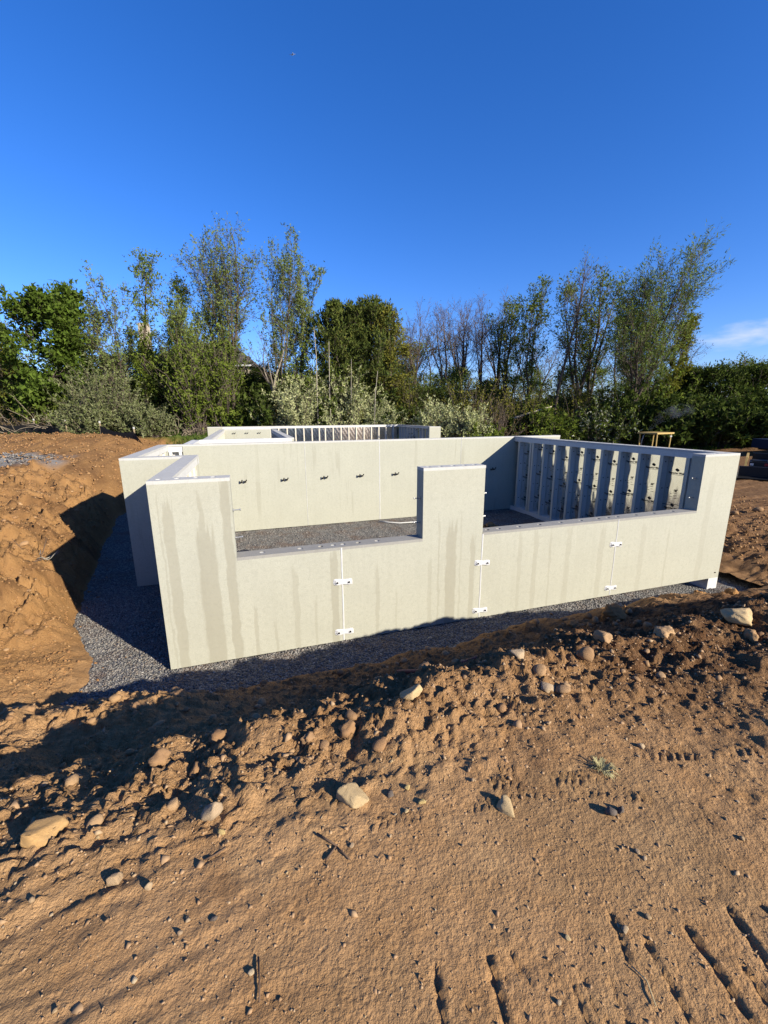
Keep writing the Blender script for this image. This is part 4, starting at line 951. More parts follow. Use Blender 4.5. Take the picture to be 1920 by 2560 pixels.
def shrub(root, seed, H, R, kind):
    g = np.random.default_rng(seed); S = Tubes(); LP, LD = [], []
    P_ = {'silver': (80, 13, 3, 'silver', .15, .42, 12), 'sage': (80, 12, 3, 'sage', .16, .45, 10), 'scrub': (60, 9, 2, 'olive', .15, .5, 9), 'green': (60, 9, 3, 'leafy', .18, .6, 10), 'vinewall': (70, 9, 3, 'leafy', .16, .6, 10),
          'brown': (90, 8, 2, 'brown', .12, .4, 4), 'blossom': (60, 9, 3, 'blossom', .16, .6, 10), 'tangle': (26, 6, 3, 'brown', .07, .5, .2), 'dark': (60, 9, 3, 'dark', .24, .6, 12)}[kind]
    R = R * 1.15
    n, m, q, lm, size, asp, dens = P_
    for i in range(n):
        az = g.uniform(0, 6.283); rr = math.sqrt(g.uniform(0, 1)); b = np.array([math.cos(az), math.sin(az), 0])
        p0 = b * rr * R * .35; out = rr * R * .85
        hh = H * math.sqrt(max(.08, 1 - (.85 * rr) ** 2)) * g.uniform(.6, 1.06)
        if kind == 'vinewall': hh = H * g.uniform(.35, 1.0); out *= .8
        d = unit(b * out + np.array([0, 0, hh])); L = math.hypot(out, hh)
        if kind == 'tangle':
            d = unit(b * g.uniform(.3, 1.4) + np.array([0, 0, g.uniform(.35, 1.0)])); L = g.uniform(.6, 1.1) * math.hypot(R, H) * .9
        B = walk(g, p0, d, L, 7, .13 if kind != 'tangle' else .16, .03 if kind != 'tangle' else -.06); S.add(B, np.linspace(.028, .008, len(B)) * (1.2 if kind == 'tangle' else 1), 4)
        for j in range(m):
            t = .15 + .85 * (j + g.uniform(0, 1)) / m; p, dd = on_path(B, min(t, .99))
            dv = unit(dd * .8 + g.normal(0, .6, 3) + np.array([0, 0, .15])); L2 = (H * .10 + R * .18) * g.uniform(.5, 1.2)
            B2 = walk(g, p, dv, L2, 3, .15, .06); S.sliver(B2, .008, g)
            for _ in range(g.poisson(dens)):
                a, c_ = on_path(B2, g.uniform(0, 1)); LP.append(a + g.normal(0, .05, 3)); LD.append(c_)
    S.obj('stems', M['twig_pale' if kind in ('tangle',) else 'twig'], root)
    leaves_obj(g, LP, LD, size, asp, LEAF[lm], root, 0, .9 if kind == 'silver' else .5, 'foliage')

TREES = [
    ('maple',-26.92,34.00,10.79,1.96,3.04),
    ('olive',-32.90,37.00,8.78,2.15,1.90),
    ('sparse',-22.11,36.00,11.54,0.41,2.34),
    ('vine',-20.32,37.00,13.79,2.02,1.40),
    ('vine',-18.69,38.00,12.82,1.69,1.44),
    ('tallbare',-13.54,38.00,16.11,-0.84,2.06),
    ('tallbare',-13.51,38.50,16.35,1.72,1.77),
    ('sparse',-15.99,37.00,10.83,1.00,2.21),
    ('sparsetall',-9.09,38.00,15.75,1.44,2.27),
    ('sparse',-7.98,39.00,13.59,1.99,1.69),
    ('young',-8.92,35.50,8.77,0.40,2.31),
    ('cedar',-4.30,38.25,10.56,0.47,1.97),
    ('cedar',-2.67,38.75,10.39,0.36,1.68),
    ('cedar',-1.21,39.25,11.21,0.15,2.34),
    ('olive',0.90,38.50,10.42,-0.19,1.46),
    ('bare',2.87,41.00,11.50,0.18,1.56),
    ('bare',5.77,42.00,12.09,-0.18,1.60),
    ('bare',7.77,43.00,13.05,-0.11,1.75),
    ('bare',9.64,42.00,13.19,-0.82,1.71),
    ('bare',11.92,44.00,13.60,-0.66,1.67),
    ('leafy',11.92,42.00,13.03,-0.12,1.82),
    ('leafy',12.98,39.00,13.72,-0.12,2.33),
    ('bare2',14.13,36.00,14.69,0.99,1.56),
    ('leafy',17.18,38.00,14.13,0.20,2.27),
    ('leafy',18.83,40.00,13.29,0.62,1.95),
    ('willow',19.36,35.00,13.92,1.43,3.33),
    ('yellowgreen',22.81,36.00,9.66,0.92,1.56),
    ('leafy',24.11,41.00,12.41,-2.43,2.00),
    ('darkleafy',28.02,36.00,5.79,-0.99,2.15),
    ('bare',34.74,42.00,6.85,-1.09,1.37),
    ('darkleafy',31.74,36.00,5.79,-0.98,1.96),
    ('leafy',36.11,42.00,7.14,-1.11,1.83),
    ('darkleafy',26.89,38.00,5.66,-0.49,1.86),
]
SHRUBS = [
    ('silver',-3.44,36.25,5.68,2.24),
    ('silver',-0.54,37.25,3.61,1.61),
    ('silver',-21.33,33.00,5.77,2.32),
    ('silver',-21.32,31.00,2.53,1.77),
    ('silver',-17.64,32.00,2.51,1.56),
    ('silver',-7.08,35.00,5.44,1.79),
    ('silver',4.48,32.75,4.72,1.51),
    ('silver',6.52,31.50,3.99,1.02),
    ('scrub',2.22,39.75,6.76,2.04),
    ('scrub',6.75,34.00,6.97,1.47),
    ('green',-5.53,37.25,8.04,2.20),
    ('vinewall',-14.87,34.50,8.59,1.31),
    ('vinewall',-13.18,35.00,7.69,1.13),
    ('green',-10.92,35.50,2.10,1.73),
    ('green',-8.60,36.25,1.91,1.57),
    ('green',-6.01,37.25,1.71,1.62),
    ('scrub',-2.43,38.25,2.54,2.08),
    ('brown',4.61,32.25,3.37,2.10),
    ('brown',8.18,32.50,4.67,2.12),
    ('green',7.12,31.00,3.17,1.01),
    ('blossom',16.56,33.00,4.38,1.97),
    ('green',12.62,33.00,3.54,1.98),
    ('tangle',-26.83,32.00,4.03,2.25),
    ('tangle',-23.54,31.50,3.04,1.37),
    ('brown',-27.90,33.50,1.42,2.54),
    ('green',-26.40,34.50,3.89,2.24),
    ('tangle',-16.31,33.50,1.23,2.00),
    ('tangle',-15.19,34.25,1.03,1.12),
    ('dark',19.47,33.00,5.17,1.98),
    ('dark',21.75,32.00,3.97,2.28),
    ('dark',24.19,31.00,3.77,2.38),
    ('dark',26.40,30.00,3.89,2.14),
    ('green',22.32,36.00,7.28,1.76),
    ('scrub',11.06,35.00,6.46,1.71),
    ('scrub',15.50,36.50,7.11,1.98),
    ('dark',-33.38,38.00,6.78,1.85),
    ('dark',-9.67,36.00,3.94,2.14),
    ('dark',-5.21,37.50,3.64,2.43),
    ('dark',0.07,39.00,3.96,2.32),
    ('dark',12.03,34.50,3.93,2.24),
    ('brown',-7.52,36.75,2.86,2.39),
]
TL = [
    'bright green broad-leaved tree, the leafiest at the far left',
    'olive-brown tree cut by the left edge of the photo',
    'airy tree with upright twigs right of the bright green tree',
    'tall vine-hung tree with a dark tufted top, left of the tallest trees',
    'shorter dark-topped tree just right of the vine-hung one',
    'tallest tree, twiggy double crown with hanging vines',
    'tall twiggy tree just right of the tallest crown',
    'thin spring-green tree in front of the cream house',
    'tall airy many-stemmed tree left of the evergreens',
    'lower airy tree between the tall many-stemmed tree and the evergreens',
    'young tree with a pale sunlit forking trunk behind the left wall',
    'left evergreen of the dark evergreen trio',
    'middle evergreen with a blunt top in the dark trio',
    'right evergreen, the tallest of the dark trio',
    'yellow-olive tree hugging the right side of the evergreens',
    'bare grey tree alone in the gap beside the evergreens',
    'thin bare tree, one of a row right of the dark evergreens',
    'thin bare tree, one of a row right of the dark evergreens',
    'thin bare tree, one of a row right of the dark evergreens',
    'thin bare tree, one of a row right of the dark evergreens',
    'thin green-topped tree at the right end of the bare row',
    'full green tree in the middle of the right-hand wood',
    'tall leaning tree with a bare forked top',
    'green-topped tree leaning behind the bare forked one',
    'rounder green tree right of the leaning pair',
    'large willow with long loose sprays at the right of the wood',
    'yellow-green tree under the right side of the willow',
    'green tree seen between the willow and the leaning trees',
    'low dark green tree right of the yellow machine',
    'bare twig-topped tree above the dark trees at the right',
    'low dark tree at the right edge of the photo',
    'pale green tree behind the dark trees at the right edge',
    'low dark tree below the right side of the willow',
]
SL = [
    'big silver-leaved shrub in the middle behind the far wall',
    'smaller silver shrub right of the big one',
    'tall silvery shrub left of the cream house',
    'low round silver shrub behind the spoil mound',
    'low silver shrub right of the round one by the mound',
    'silver-green shrub behind the young pale trunk',
    'silver shrub right of the evergreens, with upright shoots',
    'small silver shrub at the right end of the silver row',
    'olive-brown scrub below the lone bare tree',
    'green-brown scrub under the bare row',
    'tall green thicket left of the evergreens',
    'column of vines in front of the house, left one',
    'column of vines in front of the house, right one',
    'low green bush behind the left part of the far wall',
    'low green bush behind the dowel wall',
    'low green bush left of the big silver shrub',
    'olive scrub at the foot of the evergreens',
    'brown brushy shrub behind the right end of the far wall',
    'brown brushy shrub further right under the bare row',
    'bright low green bush among the brown brush',
    'green bush with white blossoms right of the leaning trees',
    'green bush at the foot of the leaning trees',
    'bare tangle of pale branches at the far left',
    'smaller bare tangle right of the big one at the left',
    'low brown brush behind the left tangle',
    'green bush under the bright green tree',
    'fallen tangle of pale branches behind the mound end',
    'small tangle of pale branches by the left wall top',
    'dark bush under the willow',
    'dark bush behind the yellow machine',
    'dark bush right of the yellow machine',
    'dark bush at the right edge above the loader',
    'green bush between the willow trunk and the yellow-green tree',
    'olive scrub in the middle of the right-hand wood',
    'olive scrub behind the leaning trees',
    'dark bush at the left edge of the photo',
    'dark thicket below the many-stemmed tree',
    'dark thicket left of the evergreens',
    'dark thicket right of the evergreens',
    'dark thicket at the foot of the full green tree',
    'brown thicket around the young pale trunk',
]
def gz_at(x, y):
    u, v = UV(x, y); return float(height(np.array([u]), np.array([v]), False)[0])
GROUP = {'bare': 'thin bare trees right of the dark evergreens'}
for i, (k, x, y, H, lean, cr) in enumerate(TREES):
    t = empty({'cedar': 'evergreen_tree', 'maple': 'maple_tree', 'willow': 'willow_tree'}.get(k, 'tree'), (x, y, gz_at(x, y)))
    tag(t, TL[i], 'tree', GROUP.get(k, 'trees along the edge of the wood'))
    grow(t, 100 + i, H, (lean, 0), cr, SP[k])
for i, (k, x, y, H, r) in enumerate(SHRUBS):
    t = empty('shrub', (x, y, gz_at(x, y) - .05)); tag(t, SL[i], 'shrub', 'shrubs in front of the wood')
    shrub(t, 300 + i, H, r, 'sage' if k == 'silver' and x < -15 else k)
# deeper in the wood: a few kinds, copied
def copy_tree(o, name, loc, rz, sc):
    r = o.copy(); COL.objects.link(r); r.location = loc; r.rotation_euler = (0, 0, rz); r.scale = (sc, sc, sc)
    for ch in o.children:
        c_ = ch.copy(); COL.objects.link(c_); c_.parent = r
    return r
rw_ = random.Random(9)
proto = {}
LB = {'wood_bare': 'slender half-bare tree standing back inside the wood behind the edge trees', 'wood_leafy': 'green leafy tree standing back inside the wood behind the edge trees', 'wood_dark': 'low dark bushy tree filling the shade at the foot of the wood'}
spots = []
for i in range(190):
    a = -.84 + 1.66 * (i * .618034 % 1)
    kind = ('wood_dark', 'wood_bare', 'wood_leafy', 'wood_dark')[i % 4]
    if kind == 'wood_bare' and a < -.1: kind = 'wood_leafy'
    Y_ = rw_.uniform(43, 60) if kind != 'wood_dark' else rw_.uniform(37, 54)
    x = math.tan(a) * Y_
    Hh = {'wood_bare': 11, 'wood_leafy': 8.8, 'wood_dark': 5.0}[kind] * rw_.uniform(.8, 1.12) * (Y_ / 48 if kind != 'wood_dark' else 1)
    if a < -.1 and kind == 'wood_leafy':
        if a > -.36: Hh *= .62
        else: Hh *= .85
    if a > .60: Hh *= .6
    if kind == 'wood_dark' and a > .12 and a < .58 and i % 8 < 5: continue
    if kind == 'wood_leafy' and a > .1: Hh *= .8
    if Y_ > 44 and -31 < x < -14: Y_ = 44 * rw_.uniform(.93, 1.0); x = math.tan(a) * Y_
    u_, v_ = UV(x, Y_)
    if -4 < u_ < 15.5 and v_ < 31.5: continue
    spots.append((kind, x, Y_, Hh))
# four thick trees that hide most of the house
for x, Y_, Hh in ((-20.5, 42, 9.6), (-24.5, 43, 7.5), (-10.0, 43, 5.5), (-15.7, 44, 7.6)): spots.append(('wood_leafy', x, Y_, Hh))
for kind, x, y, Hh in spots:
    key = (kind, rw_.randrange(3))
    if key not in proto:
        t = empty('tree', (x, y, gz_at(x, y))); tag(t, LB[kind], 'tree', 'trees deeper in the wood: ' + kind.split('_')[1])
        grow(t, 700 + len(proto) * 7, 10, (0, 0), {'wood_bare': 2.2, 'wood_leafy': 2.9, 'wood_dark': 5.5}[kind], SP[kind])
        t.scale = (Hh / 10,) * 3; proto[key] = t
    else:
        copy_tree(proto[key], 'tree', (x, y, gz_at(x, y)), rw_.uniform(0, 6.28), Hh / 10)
# the wood far beyond: one continuous mass of leaves
gf = np.random.default_rng(77); nf = 26000
af = gf.uniform(-.95, .95, nf); rf = gf.uniform(66, 84, nf); tf = gf.uniform(0, 1, nf) ** .8
hf_ = 5.2 + 2.2 * perlin(af * 14, af * 0, 95) + 1.2 * perlin(af * 50, af * 0, 96) - np.where(af > .1, 1.6, 0) - np.where(af > .62, 1.0, 0)
pf = np.stack([np.sin(af) * rf, np.cos(af) * rf, 1.8 + tf * hf_], 1)
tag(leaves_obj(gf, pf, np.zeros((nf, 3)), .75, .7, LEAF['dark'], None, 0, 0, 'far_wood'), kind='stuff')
# dead poles and fallen wood
def pole(name, pts, r, label, mat='bark_dead', cat='dead tree'):
    b = MB(); P = [Vector(p) for p in pts]; b.tube(P, [r * (1 - .55 * i / (len(P) - 1)) for i in range(len(P))], 7)
    return tag(b.obj(name, M[mat], None, smooth=True), label, cat, 'dead poles at the edge of the wood' if cat == 'dead tree' else None)
pole('dead_trunk', [(-5.3, 34.8, 1.9), (-5.28, 34.8, 5), (-5.22, 34.8, 8), (-5.32, 34.8, 10.0)], .05, 'tall pale dead pole, tallest of the poles left of the evergreens')
pole('dead_trunk', [(-4.25, 35, 1.9), (-4.3, 35, 5), (-4.22, 35, 9.0)], .045, 'pale dead pole just right of the tallest one, against dark leaves')
pole('dead_trunk', [(-2.6, 35, 4.2), (-2.55, 35, 6), (-2.5, 35, 7.7)], .03, 'thin dead pole rising out of the pale silver shrub')
pole('dead_trunk', [(-.72, 34, 2.6), (-.62, 34, 5.0), (-.42, 34, 6.7)], .035, 'leaning dead pole right of the big silver shrub')
pole('fallen_log', [(9.6, 33.5, 2.9), (11.0, 33.5, 3.35), (13.0, 33.5, 3.95)], .11, 'broken pale log leaning against the tall leaning tree', 'bark_dead', 'log')
# short grass on the rough ground between the shrubs
g_ = np.random.default_rng(3); n_ = 16000
gx_ = g_.uniform(-26, 32, n_); gy_ = g_.uniform(27, 36, n_); gu_, gv_ = UV(gx_, gy_)
k_ = (gv_ > 29.2 + 1.0 * perlin(gx_ * .5, gy_ * .5, 91)) | ((gu_ > 14.5) & (gy_ > 29.5)); k_ &= (gu_ > -16) ; gx_, gy_ = gx_[k_], gy_[k_]; n_ = len(gx_)
gz_ = height(*UV(gx_, gy_)); pb = np.stack([gx_, gy_, gz_ - .02], 1); a_ = g_.uniform(0, 6.28, n_); h_ = g_.uniform(.12, .38, n_)
sd_ = np.stack([np.cos(a_), np.sin(a_), 0 * a_], 1) * .035; tip = np.stack([g_.normal(0, .08, n_), g_.normal(0, .08, n_), h_], 1)
V_ = np.stack([pb - sd_, pb + sd_, pb + tip], 1).reshape(-1, 3)
M['grassm'] = make_leaf('grass', [(.07, .13, .02), (.11, .17, .03), (.05, .10, .02), (.16, .17, .06)], .3)
tag(link(bpy.data.objects.new('grass', mesh_np('grass', V_, np.arange(3 * n_), 3, M['grassm']))), kind='stuff')

# ---------------------------------------------------------------- house beyond the trees
h = empty('house', (-22.6, 54, gz_at(-22.6, 54)), .06); tag(h, 'cream house with grey roof and tall chimney half hidden behind the trees on the left', 'house')
hh = 9.45 - gz_at(-22.6, 54)
MB().box(-6, 6, 0, 9, -.3, hh).obj('wall', M['stucco'], h)
r_ = MB(); r_.add([(-6.5, -.5, hh), (6.5, -.5, hh), (6.5, 9.5, hh), (-6.5, 9.5, hh), (-3, 4.5, hh + 3.2), (3, 4.5, hh + 3.2), (-6.5, -.5, hh - .18), (6.5, -.5, hh - .18), (6.5, 9.5, hh - .18), (-6.5, 9.5, hh - .18)],
    [(0, 1, 5, 4), (1, 2, 5), (2, 3, 4, 5), (3, 0, 4), (6, 7, 1, 0), (7, 8, 2, 1), (8, 9, 3, 2), (9, 6, 0, 3), (9, 8, 7, 6)])
ro = r_.obj('roof', M['shingle'], h)
MB().box(-6.55, 6.55, -.56, -.502, hh - .22, hh - .02).obj('gutter', M['whitep'], ro)
MB().box(-6.2, -5.1, -.6, -.004, -.3, hh + 4.6).obj('chimney', M['stucco'], h)
for x in (-3.6, -.4, 2.4, 4.7):
    for z in (hh - 2.3, hh - 5.2):
        f_ = MB(); f_.box(x - .62, x - .5, -.06, -.002, z, z + 1.5); f_.box(x + .5, x + .62, -.06, -.002, z, z + 1.5); f_.box(x - .498, x + .498, -.06, -.002, z, z + .12); f_.box(x - .498, x + .498, -.06, -.002, z + 1.38, z + 1.5); f_.box(x - .498, x + .498, -.05, -.002, z + .7, z + .77)
        w_ = f_.obj('window', M['whitep'], h); MB().box(x - .497, x + .497, -.03, -.003, z + .121, z + 1.379).obj('pane', M['glass'], w_)
fe = empty('picket_fence', (-12.5, 50, gz_at(-12.5, 50)), .02); tag(fe, 'white picket fence glimpsed through the trees beside the cream house', 'fence')
pk = MB().box(-.05, .05, -.01, .01, .1, 1.75).mesh('picket', M['whitep'])
for i in range(30):
    o = link(bpy.data.objects.new('picket', pk), fe); o.location = (-2.2 + .16 * i, 0, 0)
for z in (.4, 1.4): MB().box(-2.4, 2.7, .012, .05, z, z + .09).obj('rail', M['whitep'], fe)

# ---------------------------------------------------------------- silt fence on the left
def silt(stakes, label):
    r = empty('silt_fence', (0, 0, 0)); tag(r, label, 'silt fence', 'black silt fences by the left spoil mound')
    P = []
    for x, y, dz in stakes:
        z = gz_at(x, y) + dz; b = MB(); b.box(-.03, .03, -.03, .03, -.3, .78); o = b.obj('stake', M['stake'], r); o.location = (x, y, z)
        MB().box(-.036, .036, -.036, .036, .781, .90).obj('painted_tip', M['whitep'], o)
        P.append((x, y, z))
    b = MB(); V = []; F = []
    for i in range(len(P) - 1):
        for k in range(8):
            t = k / 8; x = P[i][0] * (1 - t) + P[i + 1][0] * t; y = P[i][1] * (1 - t) + P[i + 1][1] * t; z = P[i][2] * (1 - t) + P[i + 1][2] * t
            V += [(x, y - .04, z - .1), (x, y - .04, z + .62 - .22 * math.sin(t * math.pi))]
    V += [(P[-1][0], P[-1][1] - .04, P[-1][2] - .1), (P[-1][0], P[-1][1] - .04, P[-1][2] + .62)]
    for i in range(len(V) // 2 - 1): F.append((2 * i, 2 * i + 2, 2 * i + 3, 2 * i + 1))
    b.add(V, F); b.obj('fabric', M['fabric'], r)
silt([(-28.6, 31.5, .35), (-25.0, 30.8, .35), (-21.8, 29.5, .3)], 'silt fence behind the top of the mound at the far left, only stake tips showing')
silt([(-18.6, 28.2, .1), (-15.6, 26.8, -.05), (-13.1, 24.6, -.1), (-12.2, 22.6, .1)], 'sagging black silt fence between the mound and the left wall')

# ---------------------------------------------------------------- yellow machine beyond the right wall
BX, BY = 13.12, 20.6
d_ = empty('bulldozer', (BX, BY, gz_at(BX, BY)), .42); tag(d_, 'small yellow bulldozer with roof canopy smoking behind the right foundation wall', 'bulldozer')
Zr = 2.50 - gz_at(BX, BY)
MB().box(-.62, .62, -.50, .50, Zr - .05, Zr + .02).obj('canopy_roof', M['yellow'], d_, bevel=.015)
for x, y in ((-.52, -.42), (-.52, .42), (.52, -.42), (.52, .42)):
    b = MB(); b.tube([(x * .98, y, Zr - .052), (x * .95, y, Zr - .5), (x * .85, y * .95, .9)], .035, 6); b.obj('canopy_post', M['yellow'], d_)
MB().box(-.75, .55, -.5, .5, .5, .95).obj('body', M['yellow'], d_, bevel=.04)
MB().box(.551, 1.5, -.36, .36, .5, 1.15).obj('engine_hood', M['yellow'], d_, bevel=.04)
st = MB(); st.box(-.45, .05, -.26, .26, .955, 1.08); st.box(-.52, -.40, -.26, .26, 1.081, 1.6); st.obj('seat', M['black'], d_)
ex = MB(); ex.tube([(-.80, .1, .9), (-.80, .1, Zr - .4), (-.70, .1, Zr - .12), (-.66, .1, Zr - .06)], .026, 8); ex.obj('exhaust_pipe', M['greyp'], d_)
li = MB(); li.tube([(.40, -.47, Zr - .16), (.36, -.53, Zr - .16)], .045, 10); li.obj('work_lamp', M['whitep'], d_)
for s in (-1, 1):
    tr = MB(); N = 20; po = []
    for j in range(N):
        w = 2 * math.pi * j / N; po.append((math.cos(w) * .32 + (.75 if math.cos(w) > 0 else -.75), .36 + math.sin(w) * .33))
    tr.prism(po, s * .58 - .17, s * .58 + .17); to = tr.obj('track', M['rubber'], d_)
    for x in (-.72, 0, .72):
        w_ = MB(); w_.tube([(x, s * .78, .36), (x, s * .752, .36)], .2, 12); w_.obj('track_wheel', M['yellow'], to)
bl_ = MB(); bl_.prism([(1.9, .05), (2.0, .1), (2.05, .45), (2.0, .85), (1.93, .85), (1.97, .45)], -1.1, 1.1); bl_.obj('blade', M['yellow'], d_)
for s in (-1, 1): b = MB(); b.tube([(.2, s * .8, .4), (1.95, s * .8, .4)], .05, 6); b.obj('blade_arm', M['yellow'], d_)

# exhaust smoke drifting over the canopy
sm = bpy.data.materials.new('smoke'); sm.use_nodes = True; nn, ll = sm.node_tree.nodes, sm.node_tree.links; nn.clear()
pv = nn.new('ShaderNodeVolumePrincipled'); pv.inputs['Color'].default_value = (.80, .86, 1, 1); om = nn.new('ShaderNodeOutputMaterial'); ll.new(pv.outputs[0], om.inputs['Volume'])
tcs = nn.new('ShaderNodeTexCoord'); ns_ = nn.new('ShaderNodeTexNoise'); ns_.inputs['Scale'].default_value = 2.6; ns_.inputs['Detail'].default_value = 4; ll.new(tcs.outputs['Object'], ns_.inputs['Vector'])
rp = nn.new('ShaderNodeMapRange'); rp.inputs['From Min'].default_value = .42; rp.inputs['From Max'].default_value = .75; rp.inputs['To Max'].default_value = .17; ll.new(ns_.outputs['Fac'], rp.inputs['Value']); ll.new(rp.outputs[0], pv.inputs['Density'])
sb = MB(); sb.tube([(12.55, 20.3, 2.5), (12.75, 20.4, 2.75), (13.05, 20.5, 3.05), (13.5, 20.6, 3.35), (14.2, 20.7, 3.55), (15.0, 20.8, 3.6)], [.05, .12, .21, .30, .34, .22], 14)
tag(sb.obj('smoke', sm, None, smooth=True), kind='stuff')

# ---------------------------------------------------------------- loader and dump truck at the right edge
l_ = empty('track_loader', (18.05, 20.2, gz_at(18.05, 20.2)), -2.3); tag(l_, 'low dark compact loader with yellow lift arms at the right edge of the site', 'loader')
l_.scale = (.72, .72, .72)
def box(n, p, m, *a, bev=.02): return MB().box(*a).obj(n, M[m], p, bevel=bev)
box('body', l_, 'black', -.9, .8, -.5, .5, .45, 1.05); box('control_tower', l_, 'black', -1.15, -.902, -.42, .42, .9, 1.5)
box('engine_cover', l_, 'black', -1.25, -.902, -.45, .45, .4, .89); box('hood', l_, 'black', -.6, .6, -.38, .38, 1.052, 1.12)
for s in (-1, 1):
    b = MB(); b.prism([(-1.1, 1.32), (-.9, 1.5), (.5, 1.3), (1.25, .55), (1.12, .45), (.4, 1.1), (-.9, 1.32)], s * .66 - .06, s * .66 + .06); b.obj('lift_arm', M['yellow'], l_)
    tr = MB(); tr.prism([(-1.0, .12), (-.8, 0), (.7, 0), (.95, .15), (.7, .5), (-.9, .52)], s * .75 - .16, s * .75 + .16); tr.obj('track', M['rubber'], l_)
    b = MB().box(.802, .83, s * .36 - .09, s * .36 + .09, .8, .95); b.obj('lamp', M['redp' if s > 0 else 'whitep'], l_)
bu = MB(); bu.prism([(1.15, .05), (1.95, .02), (1.97, .06), (1.28, .16), (1.25, .75), (1.15, .78)], -.95, .95); bo = bu.obj('bucket', M['black'], l_)
for s in (-1, 1): b = MB(); b.prism([(1.16, .06), (1.93, .05), (1.55, .55), (1.2, .77)], s * .962 - .011, s * .962 + .011); b.obj('side_plate', M['greyp'], bo)
t_ = empty('dump_trailer', (25.3, 26.2, gz_at(25.3, 26.2) - .1), -.1); t_.scale = (.8, .8, .8); tag(t_, 'dark blue dump trailer with a red top rail behind the loader at the right edge', 'trailer')
box('dump_bed', t_, 'bluep', -2.3, 2.3, -1.0, 1.0, .5, 1.2); box('top_rail', t_, 'redp', -2.34, 2.34, -1.04, -1.002, 1.12, 1.25, bev=0)
for x in (-1.9, -.9, .1, 1.1): b = MB(); b.tube([(x, -1.035, .52), (x + .1, -1.035, 1.11)], .03, 6); b.obj('bed_rib', M['greyp'], t_)
box('frame', t_, 'black', -2.2, 3.4, -.4, .4, .38, .49)
for x in (-.5, .45):
    for s in (-1, 1):
        w_ = MB(); w_.tube([(x, s * 1.02, .34), (x, s * 1.22, .34)], .34, 16); wo_ = w_.obj('wheel', M['rubber'], t_); q = MB(); q.tube([(x, s * 1.221, .34), (x, s * 1.24, .34)], .18, 12); q.obj('rim', M['greyp'], wo_)

# ---------------------------------------------------------------- airliner high up
ap = empty('airplane', (-500.6, 2900, 1987)); ap.rotation_euler = (math.radians(12), math.radians(14), math.radians(-75)); tag(ap, 'tiny white airliner high in the blue sky', 'airplane')
b = MB(); b.tube([(19, 0, 0), (16, 0, 0), (10, 0, 0), (-12, 0, .4), (-19, 0, 1.4)], [.3, 1.7, 2.1, 2.0, .5], 12); b.obj('fuselage', M['whitep'], ap, smooth=True)
for s in (-1, 1):
    b = MB(); b.add([(5, s * 1.8, -.8), (-2, s * 1.8, -.8), (-6.5, s * 19, .8), (-4.5, s * 19, .8), (5, s * 1.8, -.3), (-2, s * 1.8, -.3), (-6.5, s * 19, .95), (-4.5, s * 19, .95)], [(0, 1, 2, 3), (4, 7, 6, 5), (0, 3, 7, 4), (1, 5, 6, 2), (3, 2, 6, 7)]); b.obj('wing', M['whitep'], ap)
    b = MB(); b.tube([(4.5, s * 6.5, -2.0), (1, s * 6.5, -2.0)], [1.2, .9], 10); b.obj('engine', M['greyp'], ap)
    b = MB(); b.add([(-15, s * 1, 1.2), (-18, s * 1, 1.2), (-19.5, s * 7, 1.6), (-18, s * 7, 1.6), (-15, s * 1, 1.5), (-18, s * 1, 1.5), (-19.5, s * 7, 1.8), (-18, s * 7, 1.8)], [(0, 1, 2, 3), (4, 7, 6, 5), (0, 3, 7, 4), (1, 5, 6, 2), (3, 2, 6, 7)]); b.obj('tailplane', M['whitep'], ap)
b = MB(); b.prism([(-14, 2), (-17.5, 8), (-19.5, 8), (-18.5, 1.5)], -.25, .25); b.obj('fin', M['whitep'], ap)

# ---------------------------------------------------------------- stones, clods, sticks
ICO4 = ico(4)
def rock_mesh(name, seed, mat, ico_=ICO2, facets=11, rough=.06, lumpy=0.0):
    g = np.random.default_rng(seed); v, f = ico_; v = v.copy()
    for _ in range(facets):
        n = unit(g.normal(0, 1, 3)); d = g.uniform(.62, .92) if lumpy else g.uniform(.42, .82); p = v @ n; v -= np.clip(p - d, 0, None)[:, None] * n
    for k in range(3 if lumpy else 1):
        w = g.normal(0, 2.2 * (k + 1) ** 1.1, (3,)); w2 = g.normal(0, 2.5 * (k + 1), (3,)); r = np.sin(v @ w + g.uniform(0, 6)) * np.sin(v @ w2 + g.uniform(0, 6))
        v *= (1 + (rough + lumpy) * r / (k + 1))[:, None]
    fr = 5.0
    for k in range(3):
        q = v * fr; v *= (1 + (rough * .5 + lumpy * .5) * (perlin(q[:, 0] + q[:, 2] * .7 + seed, q[:, 1] - q[:, 2] * .6, 3 + k)) / (1 + k))[:, None]; fr *= 2.1
    v *= 1 + g.normal(0, rough * .12 + lumpy * .06, (len(v), 1))
    v -= (v.max(0) + v.min(0)) / 2; v /= (v.max(0) - v.min(0)) / 2
    return mesh_np(name, v, f, 3, mat, False)
def place(name, me, u, v, w, hgt, depth=None, sink=.3, rz=0.0, tilt=0.0, label=None, cat=None, group=None):
    x, y = W2(u, v); z = float(height(np.array([u]), np.array([v]))[0])
    if u > 0 and z < .02 and v > -1.2: z = max(z, float(gravel_z(np.array([u]), np.array([v]))[0]))
    o = link(bpy.data.objects.new(name, me)); o.scale = (w / 2, (depth or w * .8) / 2, hgt / 2)
    o.location = (x, y, z + hgt / 2 * (1 - 2 * sink)); o.rotation_euler = (tilt, tilt * .6, rz); return tag(o, label, cat, group)
